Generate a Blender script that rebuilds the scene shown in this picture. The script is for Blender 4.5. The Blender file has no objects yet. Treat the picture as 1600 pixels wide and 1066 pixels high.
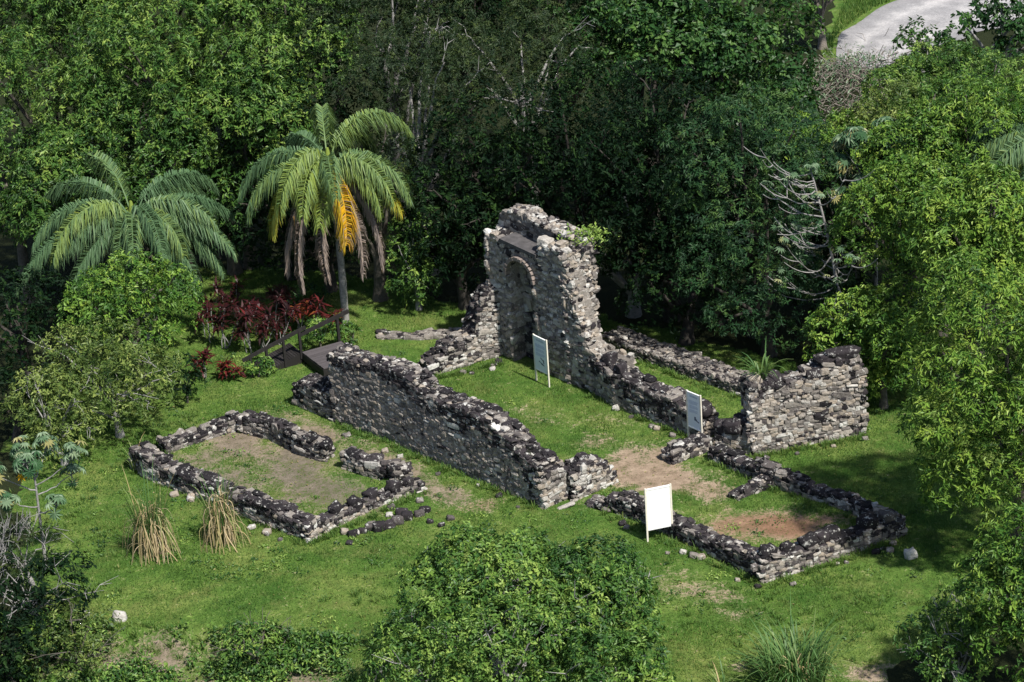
import bpy, math, random
import numpy as np
from mathutils import Vector, Matrix

# ------------------------------------------------------------------ camera, sky, sun, exposure
scene = bpy.context.scene
COL = scene.collection
PITCH, ROLL, DIST, LENS = math.radians(23.6), math.radians(4.0), 100.0, 92.6
FPX = LENS / 36.0 * 1600.0                     # focal length in photo pixels
cam_loc = np.array([0.0, -DIST * math.cos(PITCH), DIST * math.sin(PITCH)])
fwd = np.array([0.0, math.cos(PITCH), -math.sin(PITCH)])
r0 = np.array([1.0, 0, 0]); u0 = np.cross(r0, fwd)
rgt = r0 * math.cos(ROLL) - u0 * math.sin(ROLL)
upv = u0 * math.cos(ROLL) + r0 * math.sin(ROLL)
cd = bpy.data.cameras.new('camera'); cam = bpy.data.objects.new('camera', cd); COL.objects.link(cam)
cd.lens = LENS; cd.sensor_width = 36; cd.clip_end = 2000; cd.clip_start = 1
M3 = Matrix(((rgt[0], upv[0], -fwd[0]), (rgt[1], upv[1], -fwd[1]), (rgt[2], upv[2], -fwd[2])))
cam.matrix_world = Matrix.Translation(Vector(cam_loc)) @ M3.to_4x4()
scene.camera = cam

SUN_AZ, SUN_EL = math.radians(-51), math.radians(54)    # azimuth from +x, counter-clockwise
w = bpy.data.worlds.new('World'); scene.world = w; w.use_nodes = True
nt = w.node_tree; bg = nt.nodes['Background']
sky = nt.nodes.new('ShaderNodeTexSky'); sky.sky_type = 'NISHITA'; sky.sun_disc = False
sky.sun_elevation = SUN_EL; sky.sun_rotation = math.pi / 2 - SUN_AZ
nt.links.new(sky.outputs[0], bg.inputs[0]); bg.inputs[1].default_value = 0.088
sd = bpy.data.lights.new('sun', 'SUN'); sd.energy = 5.0; sd.angle = math.radians(2.0); sd.color = (1, .955, .87)
so = bpy.data.objects.new('sun', sd); COL.objects.link(so)
sdir = Vector((math.cos(SUN_EL) * math.cos(SUN_AZ), math.cos(SUN_EL) * math.sin(SUN_AZ), math.sin(SUN_EL)))
so.rotation_euler = sdir.to_track_quat('Z', 'Y').to_euler()
scene.view_settings.view_transform = 'Standard'; scene.view_settings.look = 'None'
scene.view_settings.exposure = 0.42; scene.view_settings.gamma = 1
scene.render.engine = 'CYCLES'
scene.cycles.max_bounces = 6; scene.cycles.diffuse_bounces = 3; scene.cycles.glossy_bounces = 2
scene.cycles.transmission_bounces = 4; scene.cycles.transparent_max_bounces = 4

# ------------------------------------------------------------------ helpers
def P(px, py, z=0.0):
    """the point at height z seen at a place of the photograph (used to lay out the plan)"""
    d = fwd * FPX + rgt * (px - 800) - upv * (py - 533)
    t = (z - cam_loc[2]) / d[2]
    return cam_loc + d * t

def PZ(px, py, z):
    p = P(px, py, z); return np.array([p[0], p[1], 0.0])

def nrm(v):
    return v / np.maximum(np.linalg.norm(v, axis=-1, keepdims=True), 1e-9)

def sstep(a, b, x):
    t = np.clip((x - a) / (b - a), 0, 1); return t * t * (3 - 2 * t)

def hash2(i, j, s):
    h = np.sin(i * 127.1 + j * 311.7 + s * 74.7) * 43758.5453
    return h - np.floor(h)

def noise2(x, y, s=0):
    xi, yi = np.floor(x), np.floor(y); xf, yf = x - xi, y - yi
    u, v = xf * xf * (3 - 2 * xf), yf * yf * (3 - 2 * yf)
    a, b = hash2(xi, yi, s), hash2(xi + 1, yi, s); c, d = hash2(xi, yi + 1, s), hash2(xi + 1, yi + 1, s)
    return (a * (1 - u) + b * u) * (1 - v) + (c * (1 - u) + d * u) * v

def fbm(x, y, s=0, o=4):
    x = np.asarray(x, float); y = np.asarray(y, float)
    t = 0; a = .5
    for k in range(o):
        t = t + a * noise2(x, y, s + k); x = x * 2.03; y = y * 2.03; a *= .5
    return t / (1 - .5 ** o)

# the bank below the front edge of the lawn
EDGE_A, EDGE_B = P(100, 975)[:2], P(560, 1005)[:2]
def terrain(x, y):
    x = np.asarray(x, float); y = np.asarray(y, float)
    z = (fbm(x * .12, y * .12, 5, 3) - .5) * .25
    ex = EDGE_B - EDGE_A; ey = EDGE_A[1] + (x - EDGE_A[0]) * ex[1] / ex[0] + (fbm(x * .5, y * 0 + 3, 9, 3) - .5) * 1.2
    d = ey - y
    m = 1 - sstep(-10, -4, x)
    z = z - m * np.minimum(sstep(0, .8, d) * .45 + np.maximum(d - .3, 0) * .22, 6)
    return z

class Acc:
    """collects vertices and faces of one mesh"""
    def __init__(s): s.V = []; s.F = {3: [], 4: []}; s.A = []; s.n = 0; s.MI = {3: [], 4: []}
    def add(s, V, F, a=0.0, mi=0):
        V = np.asarray(V, float).reshape(-1, 3); F = np.asarray(F, int)
        k = F.shape[1]
        s.V.append(V); s.F[k].append(F + s.n); s.MI[k].append(np.full(len(F), mi))
        a = np.asarray(a, float)
        s.A.append(np.full(len(V), float(a)) if a.ndim == 0 else a)
        s.n += len(V)
    def tube(s, pts, rad, sides=6, a=0.0, mi=0):
        pts = np.asarray(pts, float); rad = np.broadcast_to(np.asarray(rad, float), (len(pts),))
        T = nrm(np.gradient(pts, axis=0)); ref = np.array([0.3, 0.2, 1.0]) if abs(T[0][2]) < .85 else np.array([1.0, .1, 0])
        N = nrm(np.cross(T, ref)); B = np.cross(T, N)
        ang = np.arange(sides) * 2 * math.pi / sides
        ring = pts[:, None] + rad[:, None, None] * (np.cos(ang)[None, :, None] * N[:, None] + np.sin(ang)[None, :, None] * B[:, None])
        i = np.arange(len(pts) - 1)[:, None] * sides; j = np.arange(sides)[None]; jn = (j + 1) % sides
        F = np.stack([i + j, i + jn, i + sides + jn, i + sides + j], -1).reshape(-1, 4)
        s.add(ring.reshape(-1, 3), F, a, mi)
        e = (len(pts) - 1) * sides
        s.add(np.vstack([ring[-1], pts[-1:]]), [[q, (q + 1) % sides, sides] for q in range(sides)], a, mi)
    def box(s, c, d, R=None, a=0.0, mi=0):
        d = np.asarray(d, float) / 2
        V = np.array([[x, y, z] for x in (-1, 1) for y in (-1, 1) for z in (-1, 1)], float) * d
        if R is not None: V = V @ np.asarray(R, float).T
        s.add(V + np.asarray(c, float), [[0, 1, 3, 2], [4, 6, 7, 5], [0, 4, 5, 1], [2, 3, 7, 6], [0, 2, 6, 4], [1, 5, 7, 3]], a, mi)
    def obj(s, name, mats, parent=None, smooth=False, attr='tint', origin=None):
        V = np.concatenate(s.V)
        if origin is not None: V = V - np.asarray(origin)
        me = bpy.data.meshes.new(name)
        q = np.concatenate(s.F[4]) if s.F[4] else np.zeros((0, 4), int)
        t = np.concatenate(s.F[3]) if s.F[3] else np.zeros((0, 3), int)
        loops = np.concatenate([q.ravel(), t.ravel()])
        starts = np.concatenate([np.arange(len(q)) * 4, len(q) * 4 + np.arange(len(t)) * 3])
        me.vertices.add(len(V)); me.vertices.foreach_set('co', V.ravel())
        me.loops.add(len(loops)); me.loops.foreach_set('vertex_index', loops)
        me.polygons.add(len(starts)); me.polygons.foreach_set('loop_start', starts)
        mats = mats if isinstance(mats, (list, tuple)) else [mats]
        for m in mats: me.materials.append(m)
        if len(mats) > 1:
            mi = np.concatenate([x for k in (4, 3) for x in s.MI[k]]); me.polygons.foreach_set('material_index', mi)
        me.update(calc_edges=True)
        at = me.attributes.new(attr, 'FLOAT', 'POINT'); at.data.foreach_set('value', np.concatenate(s.A))
        me.validate()
        (me.shade_smooth if smooth else me.shade_flat)()
        o = bpy.data.objects.new(name, me); COL.objects.link(o)
        if parent is not None: o.parent = parent
        elif origin is not None: o.location = origin
        return o

def tag(o, label=None, cat=None, group=None, kind=None):
    if label: o['label'] = label
    if cat: o['category'] = cat
    if group: o['group'] = group
    if kind: o['kind'] = kind
    return o

def empty(name, loc, label, cat, group=None, rz=0):
    o = bpy.data.objects.new(name, None); COL.objects.link(o); o.location = loc; o.rotation_euler = (0, 0, rz)
    o.empty_display_size = .2
    return tag(o, label, cat, group)

# ------------------------------------------------------------------ materials
def new_mat(name):
    m = bpy.data.materials.new(name); m.use_nodes = True; n = m.node_tree.nodes
    return m, m.node_tree, n, n['Principled BSDF'], n['Material Output']

def add(nt, t, **kw):
    n = nt.nodes.new(t)
    for k, v in kw.items():
        if hasattr(n, k): setattr(n, k, v)
    return n

def tex(nt, scale, detail=4, rough=.6, vec=None, dist=0):
    n = nt.nodes.new('ShaderNodeTexNoise'); n.inputs['Scale'].default_value = scale; n.inputs['Detail'].default_value = detail
    n.inputs['Roughness'].default_value = rough; n.inputs['Distortion'].default_value = dist
    if vec is not None: nt.links.new(vec, n.inputs['Vector'])
    return n.outputs['Fac']

def ramp(nt, fac, stops):
    n = nt.nodes.new('ShaderNodeValToRGB'); el = n.color_ramp.elements
    while len(el) < len(stops): el.new(.5)
    for e, (p, c) in zip(el, stops):
        e.position = p; e.color = (*c, 1) if len(c) == 3 else c
    nt.links.new(fac, n.inputs[0]); return n.outputs[0]

def g(v): return (v, v, v)

def mix(nt, fac, a, b, mode='MIX'):
    n = nt.nodes.new('ShaderNodeMix'); n.data_type = 'RGBA'; n.blend_type = mode; n.clamp_factor = True
    for s, v in ((n.inputs[0], fac), (n.inputs[6], a), (n.inputs[7], b)):
        if isinstance(v, bpy.types.NodeSocket): nt.links.new(v, s)
        else: s.default_value = v if isinstance(v, float) else (*v, 1)
    return n.outputs[2]

def mth(nt, op, a, b=0.0):
    n = nt.nodes.new('ShaderNodeMath'); n.operation = op
    for s, v in ((n.inputs[0], a), (n.inputs[1], b)):
        if isinstance(v, bpy.types.NodeSocket): nt.links.new(v, s)
        else: s.default_value = v
    return n.outputs[0]

def attr(nt, name):
    n = nt.nodes.new('ShaderNodeAttribute'); n.attribute_name = name; return n.outputs['Fac']

def pos(nt):
    return nt.nodes.new('ShaderNodeNewGeometry').outputs['Position']

def bump(nt, bs, h, st=.5, d=.05):
    n = nt.nodes.new('ShaderNodeBump'); n.inputs['Strength'].default_value = st; n.inputs['Distance'].default_value = d
    nt.links.new(h, n.inputs['Height']); nt.links.new(n.outputs[0], bs.inputs['Normal'])

def leaf_mat(name, stops, rough=.5, trans=.22, spec=.35):
    m, nt, n, bs, out = new_mat(name)
    c = ramp(nt, attr(nt, 'tint'), stops)
    nt.links.new(c, bs.inputs['Base Color']); bs.inputs['Roughness'].default_value = rough
    bs.inputs['Specular IOR Level'].default_value = spec
    tr = nt.nodes.new('ShaderNodeBsdfTranslucent')
    nt.links.new(mix(nt, .4, c, (.16, .27, .03), 'MIX'), tr.inputs[0])
    ms = nt.nodes.new('ShaderNodeMixShader'); ms.inputs[0].default_value = trans
    nt.links.new(bs.outputs[0], ms.inputs[1]); nt.links.new(tr.outputs[0], ms.inputs[2]); nt.links.new(ms.outputs[0], out.inputs[0])
    return m

MAT = {}
MAT['mango'] = leaf_mat('mango_leaf', [(0, (.012, .036, .008)), (.36, (.040, .108, .020)), (.66, (.115, .21, .038)), (1, (.23, .32, .065))], .5, .13, .3)
MAT['mango_yellow'] = leaf_mat('young_mango_leaf', [(0, (.014, .045, .008)), (.35, (.042, .115, .016)), (.66, (.135, .245, .034)), (1, (.27, .37, .06))], .5, .13, .3)
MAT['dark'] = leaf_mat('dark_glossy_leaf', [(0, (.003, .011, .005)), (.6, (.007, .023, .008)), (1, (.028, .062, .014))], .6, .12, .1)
MAT['broad'] = leaf_mat('broad_leaf', [(0, (.008, .03, .010)), (.5, (.028, .085, .02)), (1, (.10, .19, .04))], .45, .2, .3)
MAT['fine'] = leaf_mat('fine_olive_leaf', [(0, (.010, .026, .012)), (.5, (.026, .052, .018)), (1, (.065, .095, .022))], .6, .2)
MAT['feather'] = leaf_mat('feathery_leaf', [(0, (.006, .026, .012)), (.5, (.022, .075, .024)), (1, (.085, .16, .035))], .6, .2)
MAT['shrub'] = leaf_mat('bright_shrub_leaf', [(0, (.014, .05, .012)), (.4, (.045, .12, .022)), (.72, (.14, .25, .042)), (1, (.28, .39, .085))], .5, .22)
MAT['olive'] = leaf_mat('olive_shrub_leaf', [(0, (.024, .055, .014)), (.45, (.095, .155, .034)), (1, (.26, .32, .08))], .5, .22)
MAT['cecropia'] = leaf_mat('silvery_palmate_leaf', [(0, (.02, .06, .028)), (.6, (.055, .13, .055)), (.9, (.20, .28, .17)), (1, (.55, .32, .01))], .45, .15)
MAT['frond'] = leaf_mat('palm_leaflet', [(0, (.02, .065, .03)), (.35, (.115, .205, .095)), (.6, (.25, .33, .06)), (.8, (.50, .36, .02)), (.88, (.70, .36, .01)), (.93, (.34, .26, .20)), (1, (.27, .22, .20))], .5, .25)
MAT['ti'] = leaf_mat('dark_red_leaf', [(0, (.02, .008, .010)), (.4, (.06, .012, .016)), (.75, (.15, .02, .02)), (1, (.28, .09, .028))], .4, .25)
MAT['blade'] = leaf_mat('grass_blade', [(0, (.028, .086, .016)), (.4, (.080, .160, .031)), (.7, (.165, .235, .058)), (.85, (.26, .26, .08)), (1, (.42, .33, .18))], .55, .3, .25)
MAT['reed'] = leaf_mat('tall_grass_blade', [(0, (.03, .09, .03)), (.5, (.09, .18, .05)), (.7, (.22, .28, .10)), (.85, (.42, .32, .16)), (1, (.50, .40, .26))], .5, .25, .3)

def bark(name, c1, c2):
    m, nt, n, bs, out = new_mat(name)
    f = tex(nt, 7, 5, .7, pos(nt)); nt.links.new(ramp(nt, f, [(.3, c1), (.7, c2)]), bs.inputs['Base Color'])
    bs.inputs['Roughness'].default_value = .9; bump(nt, bs, tex(nt, 22, 4, .7, pos(nt)), .6, .03); return m
MAT['bark'] = bark('bark', (.05, .042, .035), (.15, .135, .115))
MAT['bark_shaded'] = bark('shaded_bark', (.02, .017, .014), (.06, .052, .045))  # darker copy of the bark, with the shade under dense crowns in its colour
MAT['bark_white'] = bark('bleached_grey_bark', (.34, .33, .32), (.58, .56, .54))
MAT['bark_mid'] = bark('grey_brown_bark', (.12, .10, .085), (.26, .23, .20))
MAT['bark_pale'] = bark('pale_grey_bark', (.16, .155, .15), (.36, .35, .34))
MAT['stick'] = bark('dry_branch', (.16, .13, .11), (.34, .30, .27))

def stone_mat():
    m, nt, n, bs, out = new_mat('lichened_rubble_stone')
    p = pos(nt); t = attr(nt, 'tint')
    # tint: 0 black crust, .25 dark purple-brown, .45 grey, .65 tan, .8 light grey, 1 white lichen; 1.2 soil-coloured mortar
    base = ramp(nt, t, [(0, (.013, .012, .014)), (.2, (.040, .034, .038)), (.4, (.172, .154, .143)), (.55, (.272, .246, .220)), (.68, (.335, .282, .228)), (.82, (.42, .395, .365)), (1, (.55, .54, .51))])
    v = tex(nt, 9, 5, .7, p); base = mix(nt, .8, base, ramp(nt, v, [(.3, g(.6)), (.5, g(1.0)), (.75, g(1.35))]), 'MULTIPLY')
    dk = tex(nt, 1.5, 6, .7, p); base = mix(nt, ramp(nt, dk, [(.55, g(0)), (.70, g(.62))]), base, (.028, .026, .03))
    mp = nt.nodes.new('ShaderNodeMapping'); mp.inputs['Location'].default_value = (7.3, 2.1, 5.5); nt.links.new(p, mp.inputs[0])
    wl = tex(nt, 5.5, 6, .75, mp.outputs[0]); base = mix(nt, ramp(nt, wl, [(.57, g(0)), (.63, g(.85))]), base, (.58, .57, .54))
    mp2 = nt.nodes.new('ShaderNodeMapping'); mp2.inputs['Location'].default_value = (1.3, 9.1, 3.5); nt.links.new(p, mp2.inputs[0])
    ms = tex(nt, 1.7, 6, .8, mp2.outputs[0]); base = mix(nt, ramp(nt, ms, [(.62, g(0)), (.68, g(.7))]), base, (.045, .06, .016))
    nt.links.new(base, bs.inputs['Base Color']); bs.inputs['Roughness'].default_value = .92; bs.inputs['Specular IOR Level'].default_value = .2
    bump(nt, bs, tex(nt, 16, 6, .7, p), .8, .05); return m
MAT['stone'] = stone_mat()

def plain(name, c, rough=.6, var=.15, sc=4):
    m, nt, n, bs, out = new_mat(name)
    f = tex(nt, sc, 5, .65, pos(nt)); c = np.array(c)
    nt.links.new(ramp(nt, f, [(.3, tuple(c * (1 - var))), (.7, tuple(np.minimum(c * (1 + var), 1)))]), bs.inputs['Base Color'])
    bs.inputs['Roughness'].default_value = rough; return m
MAT['white_paint'] = plain('white_paint', (.86, .86, .86), .5, .08, 3)
MAT['post_paint'] = plain('cream_post_paint', (.74, .70, .60), .6, .1, 6)
MAT['panel'] = plain('skylight_blue_panel', (.74, .79, .88), .45, .05, 2)  # skylight blue of the shaded side is put into this colour
MAT['ink'] = plain('grey_blue_ink', (.46, .52, .64), .6, .2, 8)
MAT['ink_dark'] = plain('dark_blue_ink', (.08, .10, .17), .6, .3, 8)
MAT['slab'] = plain('weathered_concrete_slab', (.075, .07, .072), .9, .4, 5)
MAT['brick'] = plain('pink_brick_arch', (.22, .18, .16), .9, .35, 9)

def wood_mat():
    m, nt, n, bs, out = new_mat('dark_weathered_timber')
    nt.links.new(ramp(nt, mth(nt, 'ADD', attr(nt, 'tint'), mth(nt, 'MULTIPLY', tex(nt, 6, 5, .7, pos(nt)), .5)), [(.35, (.010, .008, .008)), (1.0, (.085, .075, .08))]), bs.inputs['Base Color'])
    bs.inputs['Roughness'].default_value = .75; return m
MAT['wood'] = wood_mat()

def ground_mat():
    m, nt, n, bs, out = new_mat('lawn_and_soil')
    p = pos(nt); dirt = attr(nt, 'tint'); wood = attr(nt, 'litter'); red = attr(nt, 'red')
    a = tex(nt, .35, 5, .6, p); b = tex(nt, 2.2, 6, .7, p); c = tex(nt, 11, 6, .75, p)
    gr = ramp(nt, a, [(.34, (.050, .118, .020)), (.5, (.088, .162, .031)), (.66, (.145, .205, .05))])
    gr = mix(nt, .75, gr, ramp(nt, b, [(.3, g(.5)), (.5, g(.95)), (.72, (1.5, 1.3, 1.2))]), 'MULTIPLY')
    gr = mix(nt, .65, gr, ramp(nt, c, [(.3, g(.45)), (.5, g(1.0)), (.7, (1.5, 1.45, 1.2))]), 'MULTIPLY')
    mp = nt.nodes.new('ShaderNodeMapping'); mp.inputs['Location'].default_value = (31, 17, 3); nt.links.new(p, mp.inputs[0])
    gr = mix(nt, ramp(nt, tex(nt, .9, 6, .7, mp.outputs[0]), [(.5, g(0)), (.72, g(.5))]), gr, (.17, .155, .058))
    so = ramp(nt, b, [(.3, (.20, .15, .105)), (.6, (.37, .29, .215)), (.75, (.48, .38, .29))])
    so = mix(nt, red, so, ramp(nt, b, [(.3, (.15, .075, .045)), (.7, (.31, .175, .105))]))
    so = mix(nt, mth(nt, 'MULTIPLY', red, -1.0), so, ramp(nt, b, [(.3, (.07, .062, .045)), (.7, (.165, .148, .118))]))
    so = mix(nt, .5, so, ramp(nt, c, [(.3, g(.55)), (.7, g(1.25))]), 'MULTIPLY')
    f = mth(nt, 'ADD', dirt, mth(nt, 'MULTIPLY', mth(nt, 'SUBTRACT', mth(nt, 'ADD', mth(nt, 'MULTIPLY', b, .7), mth(nt, 'MULTIPLY', c, 1.0)), .85), 2.6))
    col = mix(nt, ramp(nt, f, [(.30, g(0)), (.80, g(1))]), gr, so)
    shady_floor = ramp(nt, c, [(.3, (.010, .016, .006)), (.7, (.030, .036, .014))])  # dark shady grass: the shade under the trees is painted into this colour
    col = mix(nt, ramp(nt, mth(nt, 'ADD', wood, mth(nt, 'MULTIPLY', mth(nt, 'SUBTRACT', b, .5), .8)), [(.4, g(0)), (.6, g(1))]), col, shady_floor)
    nt.links.new(col, bs.inputs['Base Color']); bs.inputs['Roughness'].default_value = .95; bs.inputs['Specular IOR Level'].default_value = .1
    bump(nt, bs, mth(nt, 'ADD', c, b), .7, .08); return m
MAT['ground'] = ground_mat()

def road_mat():
    m, nt, n, bs, out = new_mat('pale_gravel_road')
    p = pos(nt); a = tex(nt, .8, 6, .7, p); b = tex(nt, 9, 6, .75, p)
    a = mth(nt, 'ADD', mth(nt, 'MULTIPLY', a, .75), mth(nt, 'MULTIPLY', attr(nt, 'tint'), .25))
    c = mix(nt, .7, ramp(nt, a, [(.3, (.20, .195, .20)), (.5, (.31, .30, .305)), (.7, (.50, .48, .475))]), ramp(nt, b, [(.3, g(.6)), (.7, g(1.2))]), 'MULTIPLY')
    nt.links.new(c, bs.inputs['Base Color']); bs.inputs['Roughness'].default_value = .95; bump(nt, bs, b, .5, .05); return m
MAT['road'] = road_mat()

# ------------------------------------------------------------------ ground
rs = np.random.RandomState(7)
# bare patches: px, py, half width m along x, half depth m along y, strength, redness, rotation deg
DIRT = [(1015, 738, 2.6, 1.7, 1.1, .15, -25), (1085, 757, 1.6, .9, .8, .15, -10), (932, 690, .8, .7, .7, .1, 30), (870, 655, 1.3, .8, .3, 0, -30), (820,640,1.0,.6,.3,0,-30),
        (1215, 817, 1.9, 1.25, 1.0, .85, -8), (1165, 838, 1.0, .8, .6, .5, 0), (755, 787, 1.1, .5, .62, .3, 0), (700,770,.9,.6,.35,.1,0), (400, 705, 2.6, 2.0, 1.0, -.6, -35), (450, 735, 3.4, 2.6, .8, -.8, -35), (540, 770, 1.8, 1.8, .6, -.8, -35),
        (330, 715, 1.4, 1.4, .7, -.6, -35), (495, 678, 2.6, .9, .9, -.5, -48), (600, 728, 2.4, .9, .85, -.5, -48), (690,765,1.8,.8,.7,-.4,-48), (1100, 925, 1.6, .9, .55, .1, -30), (1150, 955, .9, .7, .5, .05, -20),
(230, 1005, 3.2, .9, .75, -.5, 0), (320, 1040, 3.5, 1.2, .6, -.5, 0), (150, 1045, 2.5, 1.0, .6, -.5, 0), (470, 1035, 1.6, 1.2, .7, -.4, 0), (1365, 1052, 1.1, .8, .95, 0, 0), (1150, 1040, .5, .4, .7, 0, 0), (1010, 700, 1.2, .9, .35, 0, -40), (960,655,1.3,.5,.35,0,-30), (930, 785, .9, .5, .5, 0, 0), (1320, 850, 1.5, .5, .3, .2, 15), (1060,900,1.2,.7,.4,.1,-30)]
DIRT = [(*P(a, b)[:2], c, d, e, f, math.radians(r)) for a, b, c, d, e, f, r in DIRT]
def dirt_at(x, y):
    t = np.zeros_like(x); red = np.zeros_like(x)
    wob = (fbm(x * .8, y * .8, 21, 5) - .5) * 2.6
    for cx, cy, a, b, s, r, rot in DIRT:
        dx, dy = x - cx, y - cy
        u = dx * math.cos(rot) + dy * math.sin(rot); v = -dx * math.sin(rot) + dy * math.cos(rot)
        q = np.sqrt((u / a) ** 2 + (v / b) ** 2) + wob * .7
        k = (1 - sstep(.1, 1.55, q))
        t = np.maximum(t, k * s); red = np.where(np.abs(k * r) > np.abs(red), k * r, red)
    return t, red
# where trees stand close, the floor is coloured dark for their shade; the lawn lies inside this outline
LAWN = np.array([PZ(a, b, 0)[:2] for a, b in [(60, 970), (20, 860), (20, 700), (80, 600), (200, 540), (250, 420), (450, 425), (600, 440), (700, 470), (800, 480), (960, 500), (1080, 520), (1240, 590),
                                           (1400, 600), (1560, 640), (1680, 800), (1640, 880), (1540, 960), (1420, 1030), (1400, 1200), (900, 1200), (540, 1200), (60, 1200), (40, 1000)]])
LAWN2 = np.array([PZ(a, b, 0)[:2] for a, b in [(1285, 85), (1330, -20), (1450, -80), (1480, 0), (1380, 60), (1315, 100)]])
def inside(poly, x, y):
    r = np.zeros(x.shape, bool); j = len(poly) - 1
    for i in range(len(poly)):
        xi, yi = poly[i]; xj, yj = poly[j]
        c = ((yi > y) != (yj > y)) & (x < (xj - xi) * (y - yi) / (yj - yi + 1e-12) + xi)
        r ^= c; j = i
    return r
def wood_floor_at(x, y):
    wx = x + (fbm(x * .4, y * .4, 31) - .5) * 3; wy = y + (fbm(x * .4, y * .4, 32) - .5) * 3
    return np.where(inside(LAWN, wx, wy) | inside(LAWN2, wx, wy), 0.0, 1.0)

def axis(lo, hi, d, far, k=1.25):
    a = list(np.arange(lo, hi + d / 2, d)); s = d
    while a[-1] < far: s *= k; a.append(a[-1] + s)
    s = d
    while a[0] > -far: s *= k; a.insert(0, a[0] - s)
    return np.array(a)
gx, gy = axis(-24, 24, .16, 500), axis(-29, 42, .2, 500)
X, Y = np.meshgrid(gx, gy); Z = terrain(X, Y)
A = Acc(); ny, nx = X.shape
i = np.arange(ny - 1)[:, None] * nx + np.arange(nx - 1)[None]
dt, rd = dirt_at(X, Y)
A.add(np.stack([X, Y, Z], -1), np.stack([i, i + 1, i + nx + 1, i + nx], -1).reshape(-1, 4), dt.ravel())
go = A.obj('ground', MAT['ground'], smooth=True); tag(go, 'green lawn with bare earth patches and forest floor with shade in its colour around the ruins', 'ground', kind='structure')
for nme, arr in (('litter', wood_floor_at(X, Y)), ('red', rd)):  # litter marks the wood floor that carries the painted shade
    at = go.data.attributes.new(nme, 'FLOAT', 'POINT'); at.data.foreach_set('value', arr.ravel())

# road, top right, a thin sheet over the ground
ctr = np.array([P(1340, 105), P(1392, 60), P(1462, 26), P(1560, 0), P(1700, -25), P(1900, -60)])
wid = np.array([1.2, 2.7, 3.5, 4.0, 4.2, 4.4])
tt = np.linspace(0, len(ctr) - 1, 60); c2 = np.stack([np.interp(tt, np.arange(len(ctr)), ctr[:, k]) for k in (0, 1)], -1); w2 = np.interp(tt, np.arange(len(ctr)), wid)
for _ in range(6): c2[1:-1] = (c2[:-2] + c2[1:-1] * 2 + c2[2:]) / 4
tn = nrm(np.gradient(c2, axis=0)); nn = np.stack([-tn[:, 1], tn[:, 0]], -1)
cols = []
for k in np.linspace(-1, 1, 9):
    q = c2 + nn * (w2 * k)[:, None] * (1 + .25 * (fbm(tt * 1.5, tt * 0 + k * 3, 3)[:, None] - .5))
    cols.append(np.column_stack([q, terrain(q[:, 0], q[:, 1]) + .03]))
R_ = np.stack(cols, 1); A = Acc(); i = np.arange(59)[:, None] * 9 + np.arange(8)[None]
A.add(R_.reshape(-1, 3), np.stack([i, i + 9, i + 10, i + 1], -1).reshape(-1, 4), np.tile([0, .3, 1, .35, .8, .35, 1, .3, 0], 60)); tag(A.obj('road', MAT['road'], smooth=True), 'pale gravel road in the top right corner', 'road', kind='structure')

# ------------------------------------------------------------------ rubble masonry
def stone_template(n):
    r = np.linspace(-1, 1, n + 1); ix = {}; V = []; F = []
    for x in range(n + 1):
        for y in range(n + 1):
            for z in range(n + 1):
                if 0 in (x, y, z) or n in (x, y, z): ix[(x, y, z)] = len(V); V.append((r[x], r[y], r[z]))
    for ax in range(3):
        o1, o2 = [k for k in range(3) if k != ax]
        for s_ in (0, n):
            for a in range(n):
                for b in range(n):
                    q = []
                    for da, db in ((0, 0), (1, 0), (1, 1), (0, 1)):
                        v = [0, 0, 0]; v[ax] = s_; v[o1] = a + da; v[o2] = b + db; q.append(ix[tuple(v)])
                    if (s_ > 0) == (ax == 1): q = q[::-1]
                    F.append(q)
    V = np.array(V); return V * .55 + nrm(V) * .45, np.array(F)
ST = {2: stone_template(2), 3: stone_template(3), 4: stone_template(4)}

def stones(acc, C, D, U, N, tint, jit=.16, rot=.25, rng=rs, sub=2, flat=.6):
    """many rough stones: centres C, sizes D (along U, along N, up), facing N"""
    n = len(C)
    if n == 0: return
    TV, TF = ST[sub]; m = len(TV)
    V = np.repeat(TV[None], n, 0)
    for fr in (1.6, 3.2):
        kx = rng.normal(0, fr, (n, 3, 3)); ph = rng.uniform(0, 6.28, (n, 1, 3))
        V = V + np.sin(np.einsum('mk,nkj->nmj', TV, kx) + ph) * jit * (1.6 / fr) * .9
    V = V + rng.uniform(-jit, jit, V.shape) * .35
    V = V * (np.asarray(D)[:, None] / 2)
    a = rng.uniform(-rot, rot, n); ca, sa = np.cos(a)[:, None], np.sin(a)[:, None]
    x = V[..., 0] * ca - V[..., 2] * sa; z = V[..., 0] * sa + V[..., 2] * ca; y = V[..., 1]
    b = rng.uniform(-rot, rot, n) * flat; cb, sb = np.cos(b)[:, None], np.sin(b)[:, None]
    x, y = x * cb - y * sb, x * sb + y * cb
    c = rng.uniform(-rot, rot, n) * flat; cc, sc = np.cos(c)[:, None], np.sin(c)[:, None]
    y, z = y * cc - z * sc, y * sc + z * cc
    W = x[..., None] * U[:, None] + y[..., None] * N[:, None] + z[..., None] * np.array([0, 0, 1.0]) + np.asarray(C)[:, None]
    F = (TF[None] + np.arange(n)[:, None, None] * m).reshape(-1, 4)
    acc.add(W.reshape(-1, 3), F, np.repeat(tint, m))

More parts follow.
